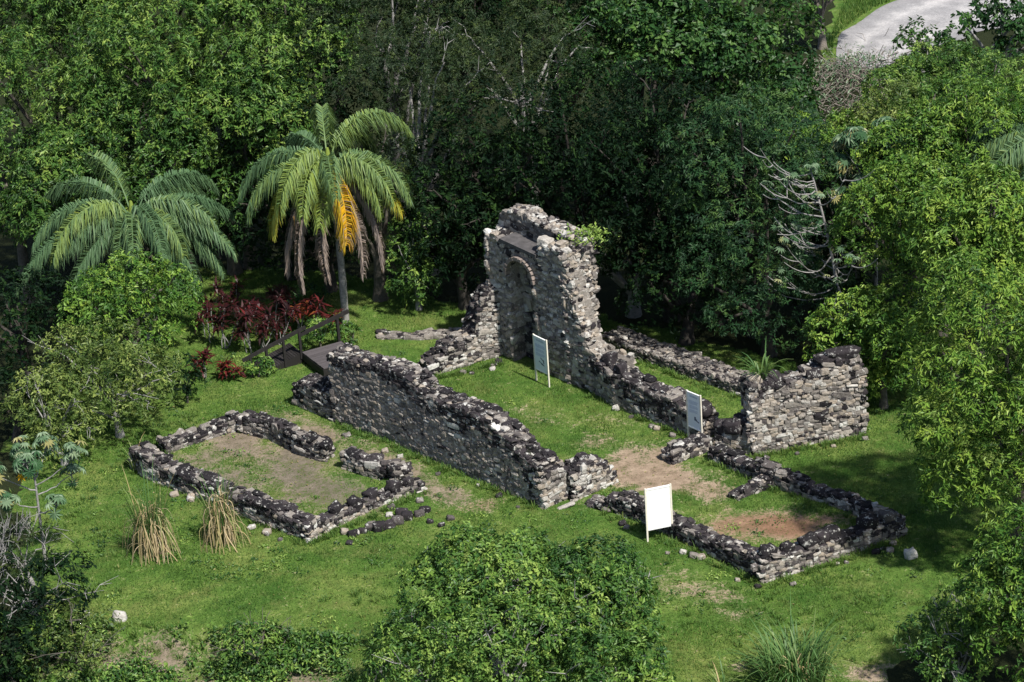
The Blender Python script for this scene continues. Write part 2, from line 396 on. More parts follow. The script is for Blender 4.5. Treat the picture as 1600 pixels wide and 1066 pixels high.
STYLE = {   # probabilities of tint bands for the face and the top: black, dark, grey, tan, light, white
    'grey':  ([.0, .05, .52, .27, .15, .01], [.40, .34, .16, .03, .05, .02]),
    'tower': ([.0, .04, .40, .26, .28, .02], [.10, .15, .30, .10, .20, .15]),
    'dark':  ([.12, .28, .36, .10, .12, .02], [.42, .36, .12, .02, .05, .03]),
    'tan':   ([.04, .12, .30, .30, .21, .03], [.26, .36, .20, .08, .06, .04]),
    'white': ([.04, .12, .24, .22, .26, .12], [.34, .38, .14, .04, .06, .04]),
    'gravel': ([.08, .20, .58, .06, .08, 0], [.05, .20, .65, .05, .05, 0]),
}
BAND = np.array([.03, .20, .44, .66, .80, .97])
def tint_of(rng, n, pr):
    return np.clip(BAND[rng.choice(6, n, p=np.array(pr) / sum(pr))] + rng.normal(0, .05, n), 0, 1)

class Line:
    """a polyline on the ground with a sideways direction pointing away from the viewer's side"""
    def __init__(s, pts):
        s.p = np.array([q[:2] for q in pts]); d = np.diff(s.p, axis=0); s.l = np.linalg.norm(d, axis=1); s.c = np.concatenate([[0], np.cumsum(s.l)]); s.L = s.c[-1]
        s.t = d / s.l[:, None]; n = np.stack([-s.t[:, 1], s.t[:, 0]], -1); n[n[:, 1] < 0] *= -1; s.n = n
    def at(s, u):
        u = np.asarray(u, float); k = np.clip(np.searchsorted(s.c, u, 'right') - 1, 0, len(s.l) - 1)
        q = s.p[k] + s.t[k] * (u - s.c[k])[..., None]; return q, s.t[k], s.n[k]

def face(rng, u0, u1, hf, rows, lens, zb=-.12, cover=.94):
    """courses of stones over a face: u, z, length, height"""
    out = []; z = zb
    hm = max(hf(np.linspace(u0, u1, 60)))
    while z < hm:
        rh = rng.uniform(*rows); u = u0 - rng.uniform(0, .2)
        while u < u1:
            l = rng.uniform(*lens) * (1.4 if rng.rand() < .12 else 1); uc = u + l / 2
            zz = z + rh / 2 + rng.uniform(-.03, .03) + .07 * math.sin(uc * 2.3 + z * 1.7) + .05 * math.sin(uc * 5.1 + z * 4)
            if u0 - .05 < uc < u1 + .05 and zz + rh * .3 < hf(np.array([uc]))[0] and rng.rand() < cover:
                bg_ = rng.rand() < .09; out.append((uc, zz, l * rng.uniform(.85, 1.2) * (1.55 if bg_ else 1), rh * rng.uniform(.75, 1.5) * (1.7 if bg_ else 1)))
            u += l
        z += rh
    return np.array(out).reshape(-1, 4)

def wall(name, pts, T, prof, style, label, cat='stone wall', seed=0, rows=(.07, .145), lens=(.10, .30), cap=(.12, .30), capn=1.3, core=.50, rough=.028, drip=.0, name_cap='capping_stones', batter=0.0, big=()):
    rng = np.random.RandomState(seed + 11)
    ln = Line([P(*q) for q in pts]); L = ln.L
    pt, ph = np.array([q[0] for q in prof]) * L, np.array([q[1] for q in prof])
    hf = lambda u: np.interp(u, pt, ph) + (fbm(np.asarray(u) * 1.9, np.asarray(u) * 0 + seed, seed, 3) - .5) * .25 * np.minimum(1, np.interp(u, pt, ph))
    q0 = ln.at(np.array([L / 2]))[0][0]; org = np.array([q0[0], q0[1], 0.0])
    root = empty(name, org, label, cat)
    fs, ts = STYLE[style]
    A = Acc(); org2 = org
    # mortar heart
    us = np.linspace(.07, L - .07, max(3, int(L / .22))); q, t, n = ln.at(us); h = np.maximum(hf(us) - .06, .04); zg = terrain(q[:, 0], q[:, 1])
    ins = .0
    prof4 = []
    for wv, top in ((ins, 0), (ins + .02, 1), (T - ins - .02, 1), (T - ins, 0)):
        xy = q + n * wv; prof4.append(np.column_stack([xy, np.where(top, h, -.25) + zg]))
    S = np.stack(prof4, 1); S[:, 1:3] += rng.uniform(-.03, .03, S[:, 1:3].shape)
    for k0, tv in ((0, core), (1, .2), (2, core)):
        i = (np.arange(len(us) - 1) * 4)[:, None] + k0
        A.add(S.reshape(-1, 3), np.stack([i, i + 4, i + 5, i + 1], -1).reshape(-1, 4), tv)
    e = (len(us) - 1) * 4
    A.add(np.vstack([S[0], S[-1]]), [[0, 1, 2, 3], [7, 6, 5, 4]], core)
    # the two long faces
    for side in (0, 1):
        f = face(rng, 0, L, hf, rows, lens)
        if len(f) == 0: continue
        q, t, n = ln.at(f[:, 0]); zg = terrain(q[:, 0], q[:, 1])
        dep = rng.uniform(.14, .2, len(f)); wv = (dep / 2 - .03 + rng.uniform(-rough, rough * .6, len(f))) - batter * (hf(f[:, 0]) - f[:, 1]) * (side == 0)
        if side: wv = T - wv
        C = np.column_stack([q + n * wv[:, None], f[:, 1] + zg])
        N = np.column_stack([n, np.zeros(len(f))]) * (1 if side else -1); U = np.column_stack([t, np.zeros(len(f))])
        tn = tint_of(rng, len(f), fs); tp = tint_of(rng, len(f), ts)
        dd = hf(f[:, 0]) - f[:, 1]; reach = .22 + drip * fbm(f[:, 0] * .9, f[:, 0] * 0 + 2, seed + 3, 3) ** 2 * 2.2
        tn = np.where(dd < reach, tp, tn)
        stones(A, C, np.column_stack([f[:, 2], dep, f[:, 3]]), U, N, tn, .14, .2, rng=rng, flat=.4)
    # ends
    for end in (0, 1):
        he = max(hf(np.array([0. if end == 0 else L]))[0], .1)
        f = face(rng, .05, T - .05, lambda w_: np.full(np.shape(w_), he), rows, lens)
        if len(f) == 0: continue
        q, t, n = ln.at(np.full(len(f), 0. if end == 0 else L)); sg = -1 if end == 0 else 1
        dep = rng.uniform(.16, .26, len(f)); zg = terrain(q[:, 0], q[:, 1])
        C = np.column_stack([q + n * f[:, :1] + t * sg * (rng.uniform(-.12, .0, len(f)))[:, None], f[:, 1] + zg])
        stones(A, C, np.column_stack([f[:, 2], dep, f[:, 3]]), np.column_stack([n, np.zeros(len(f))]), np.column_stack([t * sg, np.zeros(len(f))]), np.where(he - f[:, 1] < .22, tint_of(rng, len(f), ts), tint_of(rng, len(f), fs)), rng=rng)
    A.obj('masonry', MAT['stone'], root, origin=org)
    for tf, wf, dm, tn in big:
        B = Acc(); q, t, n = ln.at(np.array([tf * L])); hh = float(hf(np.array([tf * L]))[0]) + float(terrain(q[0, 0], q[0, 1]))
        c = np.column_stack([q + n * wf * T, [hh + dm[2] * .22]]); z0 = np.zeros(1)
        stones(B, c, np.array([dm]), np.column_stack([t, z0]), np.column_stack([n, z0]), np.array([tn]), .16, .3, rng=rng, sub=4)
        B.obj('boulder', MAT['stone'], root, origin=org, smooth=True)
    # capping
    A = Acc(); n_ = int(L * T / (np.mean(cap) ** 2) * 1.5 * capn)
    if n_ > 0:
        u = rng.uniform(.05, L - .05, n_); wv = rng.uniform(.1, T - .1, n_); sz = rng.uniform(*cap, n_) * np.where(rng.rand(n_) < .15, 1.3, 1)
        q, t, n = ln.at(u); zg = terrain(q[:, 0], q[:, 1])
        th = sz * rng.uniform(.28, .5, n_)
        C = np.column_stack([q + n * wv[:, None], hf(u) - .08 + th * .25 + zg + rng.uniform(-.04, .05, n_)])
        stones(A, C, np.column_stack([sz * rng.uniform(.9, 1.3, n_), sz * .9, th]), np.column_stack([t, 0 * u]), np.column_stack([n, 0 * u]), np.where(sz > .3, np.minimum(tint_of(rng, n_, ts), .5), tint_of(rng, n_, ts)), .2, .3, rng=rng, sub=3)
        A.obj(name_cap, MAT['stone'], root, origin=org)
    return root, ln, hf

# the long nave wall and its neighbours
wall('ruined_wall', [(524, 660), (608, 690), (700, 729), (845, 790)], .95, [(0, 2.75), (.2, 2.8), (.34, 2.95), (.40, 2.85), (.44, 2.45), (.52, 2.4), (.62, 2.55), (.74, 2.55), (.84, 2.2), (.92, 1.75), (1, 1.5)], 'grey',
     'long tall grey ruined wall with black stepped top sloping down to the right', 'wall', 1, (.075, .15), (.11, .30), drip=.55, core=.56)
wall('ruined_wall', [(461, 634), (522, 659)], .9, [(0, .95), (.6, 1.1), (1, 1.1)], 'dark', 'short low dark wall stub at the far left end of the long tall wall', 'wall', 2, drip=.5)
wall('ruined_wall', [(850, 793), (893, 776)], 1.3, [(0, 1.35), (1, 1.15)], 'white', 'pale squared wall end closing the near end of the long tall wall', 'wall', 3, (.08, .15), (.14, .36))
wall('ruined_wall', [(898, 782), (962, 753)], .9, [(0, .95), (.5, 1.1), (.9, .8), (1, .45)], 'white', 'low broken wall remnant right of the long wall, by the bare earth', 'wall', 4)
# nave wall on the right
wall('ruined_wall', [(925, 612), (959, 634), (1069, 676), (1092, 687)], .85, [(0, 1.5), (.2, 1.25), (.5, 1.2), (.8, 1.1), (1, .75)], 'grey', 'low uneven wall running from the tower to the second panel sign', 'wall', 5, drip=.6, cap=(.16, .42), big=[(.12, .5, (.5, .4, .55), .12), (.25, .5, (.55, .4, .6), .2), (.95, .5, (.8, .6, .45), .16)])
wall('ruined_wall', [(1176, 709), (1262, 694), (1352, 679)], .85, [(0, 2.65), (.25, 2.45), (.45, 2.4), (.6, 2.75), (.8, 3.0), (.93, 2.8), (1, 2.5)], 'tan', 'tall free standing tan rubble wall on the right with a grass tuft on top', 'wall', 6, (.08, .17), (.11, .34), cap=(.16, .42), core=.36, big=[(.2, .4, (.95, .65, .42), .14), (.72, .5, (.9, .6, .28), .16), (.84, .45, (1.15, .75, .34), .15), (.06, .4, (.5, .5, .35), .7)])
wall('ruined_wall', [(1115, 700), (1178, 708)], 0.76, [(0, 0.48), (.4, 0.79), (1, 1.06)], 'tan', 'crumbled low wall of big stones left of the tall tan wall', 'wall', 7, big=[(.75, .4, (.95, .6, .45), .15), (.25, .4, (.8, .6, .5), .2), (.5, .1, (.7, .5, .5), .18)], cap=(.2, .5), rows=(.14, .26), lens=(.2, .5))
wall('ruined_wall', [(1053, 724), (1112, 701)], 0.56, [(0, 0.48), (.5, 0.53), (1, 0.44)], 'dark', 'short dark heap of wall in front of the second panel sign', 'wall', 8)
wall('ruined_wall', [(1109, 716), (1156, 738), (1191, 754), (1254, 772), (1317, 795), (1392, 830)], 0.52, [(0, 0.44), (.2, 0.44), (.33, 0.66), (.48, 0.53), (.55, 0.26), (.7, 0.44), (1, 0.40)], 'dark', 'long low dark wall along the right side of the reddish room', 'wall', 9, cap=(.16, .4))
wall('ruined_wall', [(1152, 778), (1209, 757)], 0.40, [(0, 0.13), (.5, 0.31), (1, 0.44)], 'dark', 'tiny dark wall spur inside the room with red earth', 'wall', 10)
wall('ruined_wall', [(1192, 907), (1300, 872), (1412, 838)], 0.56, [(0, 0.84), (.3, 0.70), (.7, 0.62), (1, 0.57)], 'tan', 'low tan front wall of the right room with black boulders on top', 'wall', 11, cap=(.16, .4), capn=.6, core=.36, big=[(.07, .5, (.5, .45, .4), .06), (.2, .45, (.5, .4, .35), .05), (.36, .5, (.6, .45, .4), .05), (.45, .5, (.55, .4, .4), .16), (.53, .5, (.6, .45, .42), .05), (.78, .5, (.6, .5, .5), .05), (.92, .5, (.55, .5, .35), .3)])
wall('ruined_wall', [(947, 796), (1006, 818), (1065, 845), (1120, 872), (1186, 904)], 0.60, [(0, 0.48), (.12, 0.70), (.3, 0.57), (.5, 0.53), (.7, 0.57), (1, 0.79)], 'dark', 'low black wall behind the blank white sign', 'wall', 12, drip=.4)
wall('wall_footing', [(913, 788), (950, 800)], .7, [(0, .12), (1, .12)], 'gravel', 'flat stone footing at ground level left of the blank sign', 'footing', 13)
# left room
wall('ruined_wall', [(206, 732), (229, 748), (294, 774), (342, 793), (407, 819), (482, 846)], 0.68, [(0, 0.79), (.15, 0.84), (.3, 0.70), (.6, 0.66), (.7, 0.79), (1, 0.62)], 'white', 'low wall with white lichen behind the two dry grass clumps', 'wall', 14, drip=.3, cap=(.16, .4))
wall('ruined_wall', [(484, 846), (537, 817), (602, 788), (664, 765)], 0.44, [(0, 0.57), (.4, 0.44), (1, 0.31)], 'white', 'low whitish wall on the right side of the left room', 'wall', 15, cap=(.16, .36), capn=.5, core=.4, big=[(.3, .5, (.45, .4, .35), .1), (.45, .5, (.4, .35, .3), .06), (.6, .5, (.5, .4, .32), .12), (.78, .5, (.55, .4, .35), .14), (.9, .5, (.4, .35, .3), .2)])
wall('ruined_wall', [(262, 708), (300, 695), (336, 683), (378, 672)], 0.56, [(0, 0.40), (.5, 0.35), (.8, 0.44), (1, 0.57)], 'dark', 'low wall of flat dark slabs at the far side of the left room', 'wall', 16, cap=(.16, .4))
wall('ruined_wall', [(375, 676), (424, 688), (468, 711), (506, 722)], 0.52, [(0, 0.62), (.3, 0.66), (.6, 0.75), (1, 0.66)], 'dark', 'dark jagged wall of upright stones between the left room and the long wall', 'wall', 17, cap=(.16, .4))
wall('ruined_wall', [(536, 732), (562, 742), (598, 751)], 0.52, [(0, 0.70), (.5, 0.62), (1, 0.48)], 'dark', 'short black wall block standing between two gaps beside the left room', 'wall', 18, cap=(.16, .4))
wall('ruined_wall', [(614, 753), (642, 748)], 0.48, [(0, 0.62), (1, 0.48)], 'dark', 'small black pillar of stones at the right corner of the left room', 'wall', 19, cap=(.16, .4))
# back walls
wall('ruined_wall', [(939, 536), (985, 555), (1026, 569), (1090, 592), (1158, 618)], 1.05, [(0, .42), (1, .45)], 'gravel', 'broad flat topped grey wall behind the ruins in front of the dark trees', 'wall', 20, (.05, .11), (.08, .2), cap=(.07, .15), capn=1.0)
wall('wall_footing', [(588, 531), (660, 531), (742, 524)], .65, [(0, .06), (.5, .12), (1, .2)], 'gravel', 'low grey footing in the grass left of the tower', 'footing', 21, cap=(.12, .25))
wall('ruined_wall', [(676, 586), (735, 568), (752, 562), (800, 550)], .9, [(0, .45), (.25, .85), (.5, 1.05), (.58, 1.2), (.63, 2.1), (.78, 2.75), (.86, 2.8), (1, 2.9)], 'white', 'broken wall climbing in steps to the left side of the tower', 'wall', 22, drip=.3)

# the tower with its arched niche
def tower():
    rng = np.random.RandomState(77)
    a, b = P(770, 549), P(890, 598)
    org = np.array([*((a + b) / 2)[:2], 0]); root = empty('ruined_tower', org, 'tall ruined stone tower with an arched niche and a dark slab on top', 'tower')
    tv = (b - a); L0 = np.linalg.norm(tv[:2]); t = np.array([tv[0], tv[1], 0]) / L0; n = np.array([-t[1], t[0], 0]); LT = L0 + 1.95
    T1, T2 = .84, .72
    top_f = lambda u: np.interp(u, [0, .5, 1.0, 2.4, 3.0, 3.7, 4.15, 4.4, 4.75, 5.15, 5.6, LT], [4.75, 4.85, 4.6, 4.5, 4.95, 5.15, 5.1, 4.3, 3.3, 2.1, 1.45, 1.2])
    top_b = lambda u: np.interp(u, [0, .3, .7, 1.4, 1.8, 2.5, L0 - .4, L0 - .02, L0, L0 + .6, LT], [5.1, 5.45, 5.65, 5.65, 5.5, 5.5, 5.4, 5.3, 1.4, 1.2, 1.15])
    nu0, nu1, nz = 1.22, 2.62, 3.45      # niche jambs and springing height
    cu, nr = (nu0 + nu1) / 2, (nu1 - nu0) / 2
    def in_niche(u, z, gr=0.0):
        return ((u > nu0 - gr) & (u < nu1 + gr) & (z < nz)) | (((u - cu) ** 2 + ((z - nz) * nr / .78) ** 2 < (nr + gr) ** 2) & (z >= nz))
    def W(u, w_, z): return org * [1, 1, 0] + (a - org) * [1, 1, 0] + t * u + n * w_ + np.array([0, 0, z])
    A = Acc()
    # heart: thin vertical strips
    us = np.arange(0.06, LT - .05, .12)
    for u in us:
        h = float(top_f(u)) - .12
        if nu0 - .05 < u < nu1 + .05:
            zl = nz + .78 * math.sqrt(max(0, 1 - ((u - cu) / nr) ** 2)) if abs(u - cu) < nr else nz
            A.box(W(u, .08 + (T1 - .08) / 2, (zl + h) / 2), (.125, T1 - .08, max(h - zl, .05)), np.column_stack([t, n, [0, 0, 1]]), .54)
        else:
            A.box(W(u, .08 + (T1 - .08) / 2, h / 2 - .1), (.125, T1 - .08, h + .2), np.column_stack([t, n, [0, 0, 1]]), .54)
        hb = float(top_b(u)) - .12
        A.box(W(u, T1 + (T2 - .08) / 2 + .003, hb / 2 - .1), (.125, T2 - .08, hb + .2), np.column_stack([t, n, [0, 0, 1]]), .42)
    Rm = lambda k: (np.tile(t, (k, 1)), np.tile(n, (k, 1)))
    def put(f, wv, nsign, tn, dep):
        C = np.array([W(q[0], w_, q[1]) for q, w_ in zip(f, wv)]); U, N = Rm(len(f))
        stones(A, C, np.column_stack([f[:, 2], dep, f[:, 3]]), U, N * nsign, tn, rng=rng)
    # front face
    f = face(rng, 0, LT, top_f, (.085, .17), (.13, .36)); f = f[~in_niche(f[:, 0], f[:, 1], .06)]
    dep = rng.uniform(.16, .26, len(f)); tn = tint_of(rng, len(f), STYLE['tower'][0])
    dd = top_f(f[:, 0]) - f[:, 1]; tn = np.where((dd < .5) & (f[:, 0] > 1) & (f[:, 0] < 3.3), tint_of(rng, len(f), STYLE['dark'][0]), tn)  # darker stones below the slab put its shadow into the tint
    tn = np.where((f[:, 0] > L0 - .3) & (rng.rand(len(f)) < .5), tint_of(rng, len(f), STYLE['tan'][0]), tn)
    put(f, dep / 2 + .03 + rng.uniform(-.03, .02, len(f)), -1, tn, dep)
    # back of the niche, and the back face of the tower
    f = face(rng, nu0, nu1, lambda u: np.full(np.shape(u), nz + .8), (.14, .3), (.25, .6)); f = f[in_niche(f[:, 0], f[:, 1], .15)]
    put(f, np.full(len(f), T1 - .02) - .22 * np.abs((f[:, 0] - cu) / nr) ** 2, -1, np.where(f[:, 1] > 2.7, .56, tint_of(rng, len(f), [.03, .1, .4, .32, .15, 0])), np.full(len(f), .2))
    f = face(rng, 0, LT, top_b, (.12, .24), (.2, .5)); put(f, np.full(len(f), T1 + T2 - .1), 1, tint_of(rng, len(f), STYLE['tower'][0]), np.full(len(f), .2))
    # back leaf standing above the front leaf
    f = face(rng, 0, L0, top_b, (.12, .24), (.2, .5)); f = f[f[:, 1] > top_f(f[:, 0]) - .1]; put(f, np.full(len(f), T1 + .06), -1, tint_of(rng, len(f), STYLE['dark'][0]), np.full(len(f), .2))
    # jamb sides and the arch soffit
    for uu, sg in ((nu0, 1), (nu1, -1)):
        f = face(rng, .1, T1, lambda q: np.full(np.shape(q), nz), (.12, .24), (.2, .42))
        C = np.array([W(uu - sg * .07 + rng.uniform(-.03, .03), q[0], q[1]) for q in f])
        stones(A, C, np.column_stack([f[:, 2], np.full(len(f), .18), f[:, 3]]), np.tile(n, (len(f), 1)), np.tile(t * sg, (len(f), 1)), tint_of(rng, len(f), STYLE['tower'][0]), rng=rng)
    # side faces
    for uu, sg, hh in ((0.0, -1, (4.6, 5.0)), (L0 + .04, 1, (5.0, 5.2))):
        f = face(rng, .05, T1 + T2 - .05, lambda q: np.interp(q, [0, T1, T1 + T2], [hh[0], hh[0] + .1, hh[1]]), (.08, .16), (.11, .34))
        off = rng.uniform(-.10, -.03, len(f))
        C = np.array([W(uu + sg * o, q[0], q[1]) for q, o in zip(f, off)])
        st = STYLE['tan'][0] if sg > 0 else STYLE['tower'][0]
        stones(A, C, np.column_stack([f[:, 2], np.full(len(f), .2), f[:, 3]]), np.tile(n, (len(f), 1)), np.tile(t * sg, (len(f), 1)), tint_of(rng, len(f), [.06, .14, .24, .30, .2, .06] if sg > 0 else st), .22, .35, rng=rng)
    # torn steps at the foot on the right
    k = 240; u = rng.uniform(4.1, LT, k); wv = rng.uniform(.12, T1 - .05, k); sz = rng.uniform(.12, .28, k)
    C = np.array([W(x, y, max(1.15, float(top_f(x)) * (1 - y / 6)) - rng.uniform(0, .25)) for x, y in zip(u, wv)]); U, N = Rm(k)
    stones(A, C, np.column_stack([sz * 1.2, sz, sz * .6]), U, N, tint_of(rng, k, STYLE['tan'][0]), .2, .4, rng=rng)
    A.obj('masonry', MAT['stone'], root, origin=org)
    # stones along the crest
    A = Acc(); k = 190; u = rng.uniform(.05, L0 - .1, k); wv = rng.uniform(T1 - .05, T1 + T2 - .1, k); sz = rng.uniform(.12, .30, k)
    C = np.array([W(x, y, float(top_b(x)) - .05) for x, y in zip(u, wv)]); U, N = Rm(k)
    stones(A, C, np.column_stack([sz * 1.2, sz, sz * .6]), U, N, tint_of(rng, k, STYLE['tower'][1]), .2, .4, rng=rng)
    k = 60; u = np.concatenate([rng.uniform(0, .9, 18), rng.uniform(2.9, L0, 42)]); wv = rng.uniform(.1, T1, k); sz = rng.uniform(.14, .34, k)
    C = np.array([W(x, y, float(top_f(x)) - .03) for x, y in zip(u, wv)]); U, N = Rm(k)
    stones(A, C, np.column_stack([sz * 1.2, sz, sz * .6]), U, N, tint_of(rng, k, STYLE['tower'][1]), .2, .4, rng=rng)
    C = np.array([W(2.95, .45, 5.0), W(3.9, .35, 5.2), W(.6, 1.0, 5.3), W(3.4, .2, 4.35)]); U, N = Rm(4)
    stones(A, C, np.array([[.6, .5, .42], [.42, .4, .3], [.5, .4, .25], [.6, .3, .36]]), U, N, np.array([.8, .7, .6, .8]), .16, .3, rng=rng, sub=4)
    A.obj('crest_stones', MAT['stone'], root, origin=org)
    A = Acc(); A.box(W(1.85, .50, 4.66), (2.0, 1.05, .14), np.column_stack([t, n, [0, 0, 1]]) @ np.array(Matrix.Rotation(math.radians(4), 3, 'Y')))
    A.obj('roof_slab', MAT['slab'], root, origin=org)
    A = Acc()
    for q in range(15):     # brick arch ring over the niche
        an = math.pi * (q + .5) / 15; c, s = math.cos(an), math.sin(an)
        ctr_ = W(cu - (nr + .06) * c, -.02 + rng.uniform(-.02, .02), nz + .82 * s); rad = nrm(t * (-c) + np.array([0, 0, s])); tg = np.cross(n, rad)
        A.box(ctr_, (.13, .22, .13), np.column_stack([tg, n, rad]))
    A.obj('brick_arch', MAT['brick'], root, origin=org)
    return root, W, L0
tw, TW, TL0 = tower()

# loose stones
def rock(name, px, py, d, tint, label, seed, z=0.0):
    rng = np.random.RandomState(seed); p = P(px, py); A = Acc(); zz = float(terrain(p[0], p[1])) + z
    stones(A, np.array([[p[0], p[1], zz + d[2] * .32]]), np.array([d]), np.array([[1., 0, 0]]), np.array([[0, 1., 0]]), np.array([tint]), .14, .4, rng=rng, sub=4)
    o = A.obj(name, MAT['stone'], smooth=True, origin=np.array([p[0], p[1], zz])); 
    return tag(o, label, 'stone')
rock('boulder', 188, 968, (.42, .36, .34), .84, 'round pale boulder standing alone on the lower left lawn', 1)
rock('stone', 1423, 872, (.38, .34, .36), .95, 'white stone on the grass right of the right room', 2)
rock('stone', 962, 639, (.25, .22, .22), .85, 'small white stone at the foot of the wall beside the tower', 3)
rock('flat_stone', 884, 791, (.65, .24, .1), .8, 'flat white stone lying at the near foot of the long wall', 4)
rock('stone', 300, 779, (.28, .22, .2), .66, 'small tan stone below the wall between the dry grass clumps', 6)
rock('flat_stone', 597, 520, (.5, .4, .14), .2, 'dark flat stone on the far grass left of the tower', 7)
rock('stone', 133, 962, (.3, .22, .2), .92, 'small white stone near the pale boulder', 8)
ROW = [(552, 836, .3), (566, 832, .26), (578, 828, .3), (592, 828, .42), (607, 824, .36), (622, 818, .38), (636, 812, .4), (628, 804, .34), (655, 806, .3), (664, 800, .32), (546, 850, .2), (704, 812, .24), (690, 822, .2), (672, 817, .2)]
for k, (x, y, s) in enumerate(ROW):
    o = rock('rubble_stone', x, y, (s * 1.15, s * .8, s * .8), .08 + .1 * (k % 3), 'dark rubble stone in the broken row right of the left room', 40 + k); o['group'] = 'row of dark rubble stones in the grass'

_r = np.random.RandomState(17); k = 0
for a, b, m in (((530, 672), (845, 797), 8), ((215, 745), (480, 856), 8), ((950, 806), (1185, 914), 8), ((1195, 914), (1410, 846), 8), ((1180, 716), (1350, 688), 5), ((690, 592), (790, 562), 6), ((930, 624), (1090, 694), 6), ((500, 850), (660, 774), 6)):
    for q in range(m):
        f = _r.rand(); sz = _r.uniform(.10, .24); k += 1
        o = rock('fallen_stone', a[0] + (b[0] - a[0]) * f + _r.normal(0, 4), a[1] + (b[1] - a[1]) * f + abs(_r.normal(0, 5)), (sz * 1.3, sz, sz * .8), _r.choice([.12, .3, .45, .65, .85]), 'small fallen stone in the grass at the foot of a ruined wall', 400 + k); o['group'] = 'fallen stones at the wall feet'

# ------------------------------------------------------------------ signs
def sign(pl, pr, h, zb, label, printed):
    a, b = P(*pl), P(*pr); a[2] = float(terrain(a[0], a[1])); b[2] = float(terrain(b[0], b[1]))
    m = (a + b) / 2; t = b - a; t[2] = 0; L = np.linalg.norm(t); t /= L; n = np.array([t[1], -t[0], 0])
    if n[1] > 0: n = -n
    root = empty('information_sign', m, label, 'sign')
    R = np.column_stack([t, n, [0, 0, 1]])
    for q, s in ((a, -1), (b, 1)):
        A = Acc(); A.box(np.array([q[0], q[1], m[2] + h / 2 - .05]), (.055, .05, h + .1), R); A.obj('post', MAT['post_paint'], root, origin=m)
    A = Acc(); c = m + np.array([0, 0, (zb + h - .03) / 2]) + n * .0
    bh = h - .03 - zb
    A.box(c, (L - .062, .03, bh), R); bd = A.obj('board', MAT['panel'] if printed else MAT['white_paint'], root, origin=m)
    for z in (zb + .02, h - .05):
        A = Acc(); A.box(m + np.array([0, 0, z]), (L - .066, .055, .05), R); A.obj('rail', MAT['white_paint'], root, origin=m)
    if printed:
        rng = np.random.RandomState(int(pl[0])); f = n * .0175
        A = Acc(); bw = L - .2
        A.box(c + f + np.array([0, 0, bh * .40]), (bw * .8, .004, .07), R)
        z = bh * .28
        for par in (6, 5, 5):
            for k in range(par):
                wd = bw * (rng.uniform(.85, 1) if k < par - 1 else rng.uniform(.3, .7)); A.box(c + f - t * (bw - wd) / 2 + np.array([0, 0, z]), (wd, .004, .010), R); z -= .026
            z -= .03
        A.obj('printed_text', MAT['ink'], bd, origin=m)
        A = Acc()
        for u, zz, wd, hh, sl in ((.08, -.18, .22, .03, -.5), (.16, -.24, .05, .14, .2), (.02, -.33, .3, .035, -.3), (.1, -.38, .2, .03, -.2)) if printed == 1 else ((.05, -.27, .07, .14, 0), (.17, -.35, .16, .04, -.3), (.1, -.30, .08, .05, -.2)):
            Rr = R @ np.array(Matrix.Rotation(-sl, 3, 'Y')); A.box(c + f + t * u + np.array([0, 0, zz]), (wd, .004, hh), Rr)
        A.obj('printed_drawing', MAT['ink_dark'], bd, origin=m)
    return root
sign((838, 593), (858, 603), 1.88, .5, 'printed panel sign tinted with skylight blue on two posts in front of the tower niche', 1)
sign((1076, 684), (1097, 693), 1.88, .5, 'printed panel sign tinted with skylight blue on two posts by the low right wall', 2)
sign((1012, 846), (1051, 838), 1.92, .42, 'blank white sign board on two posts before the low black wall', 0)

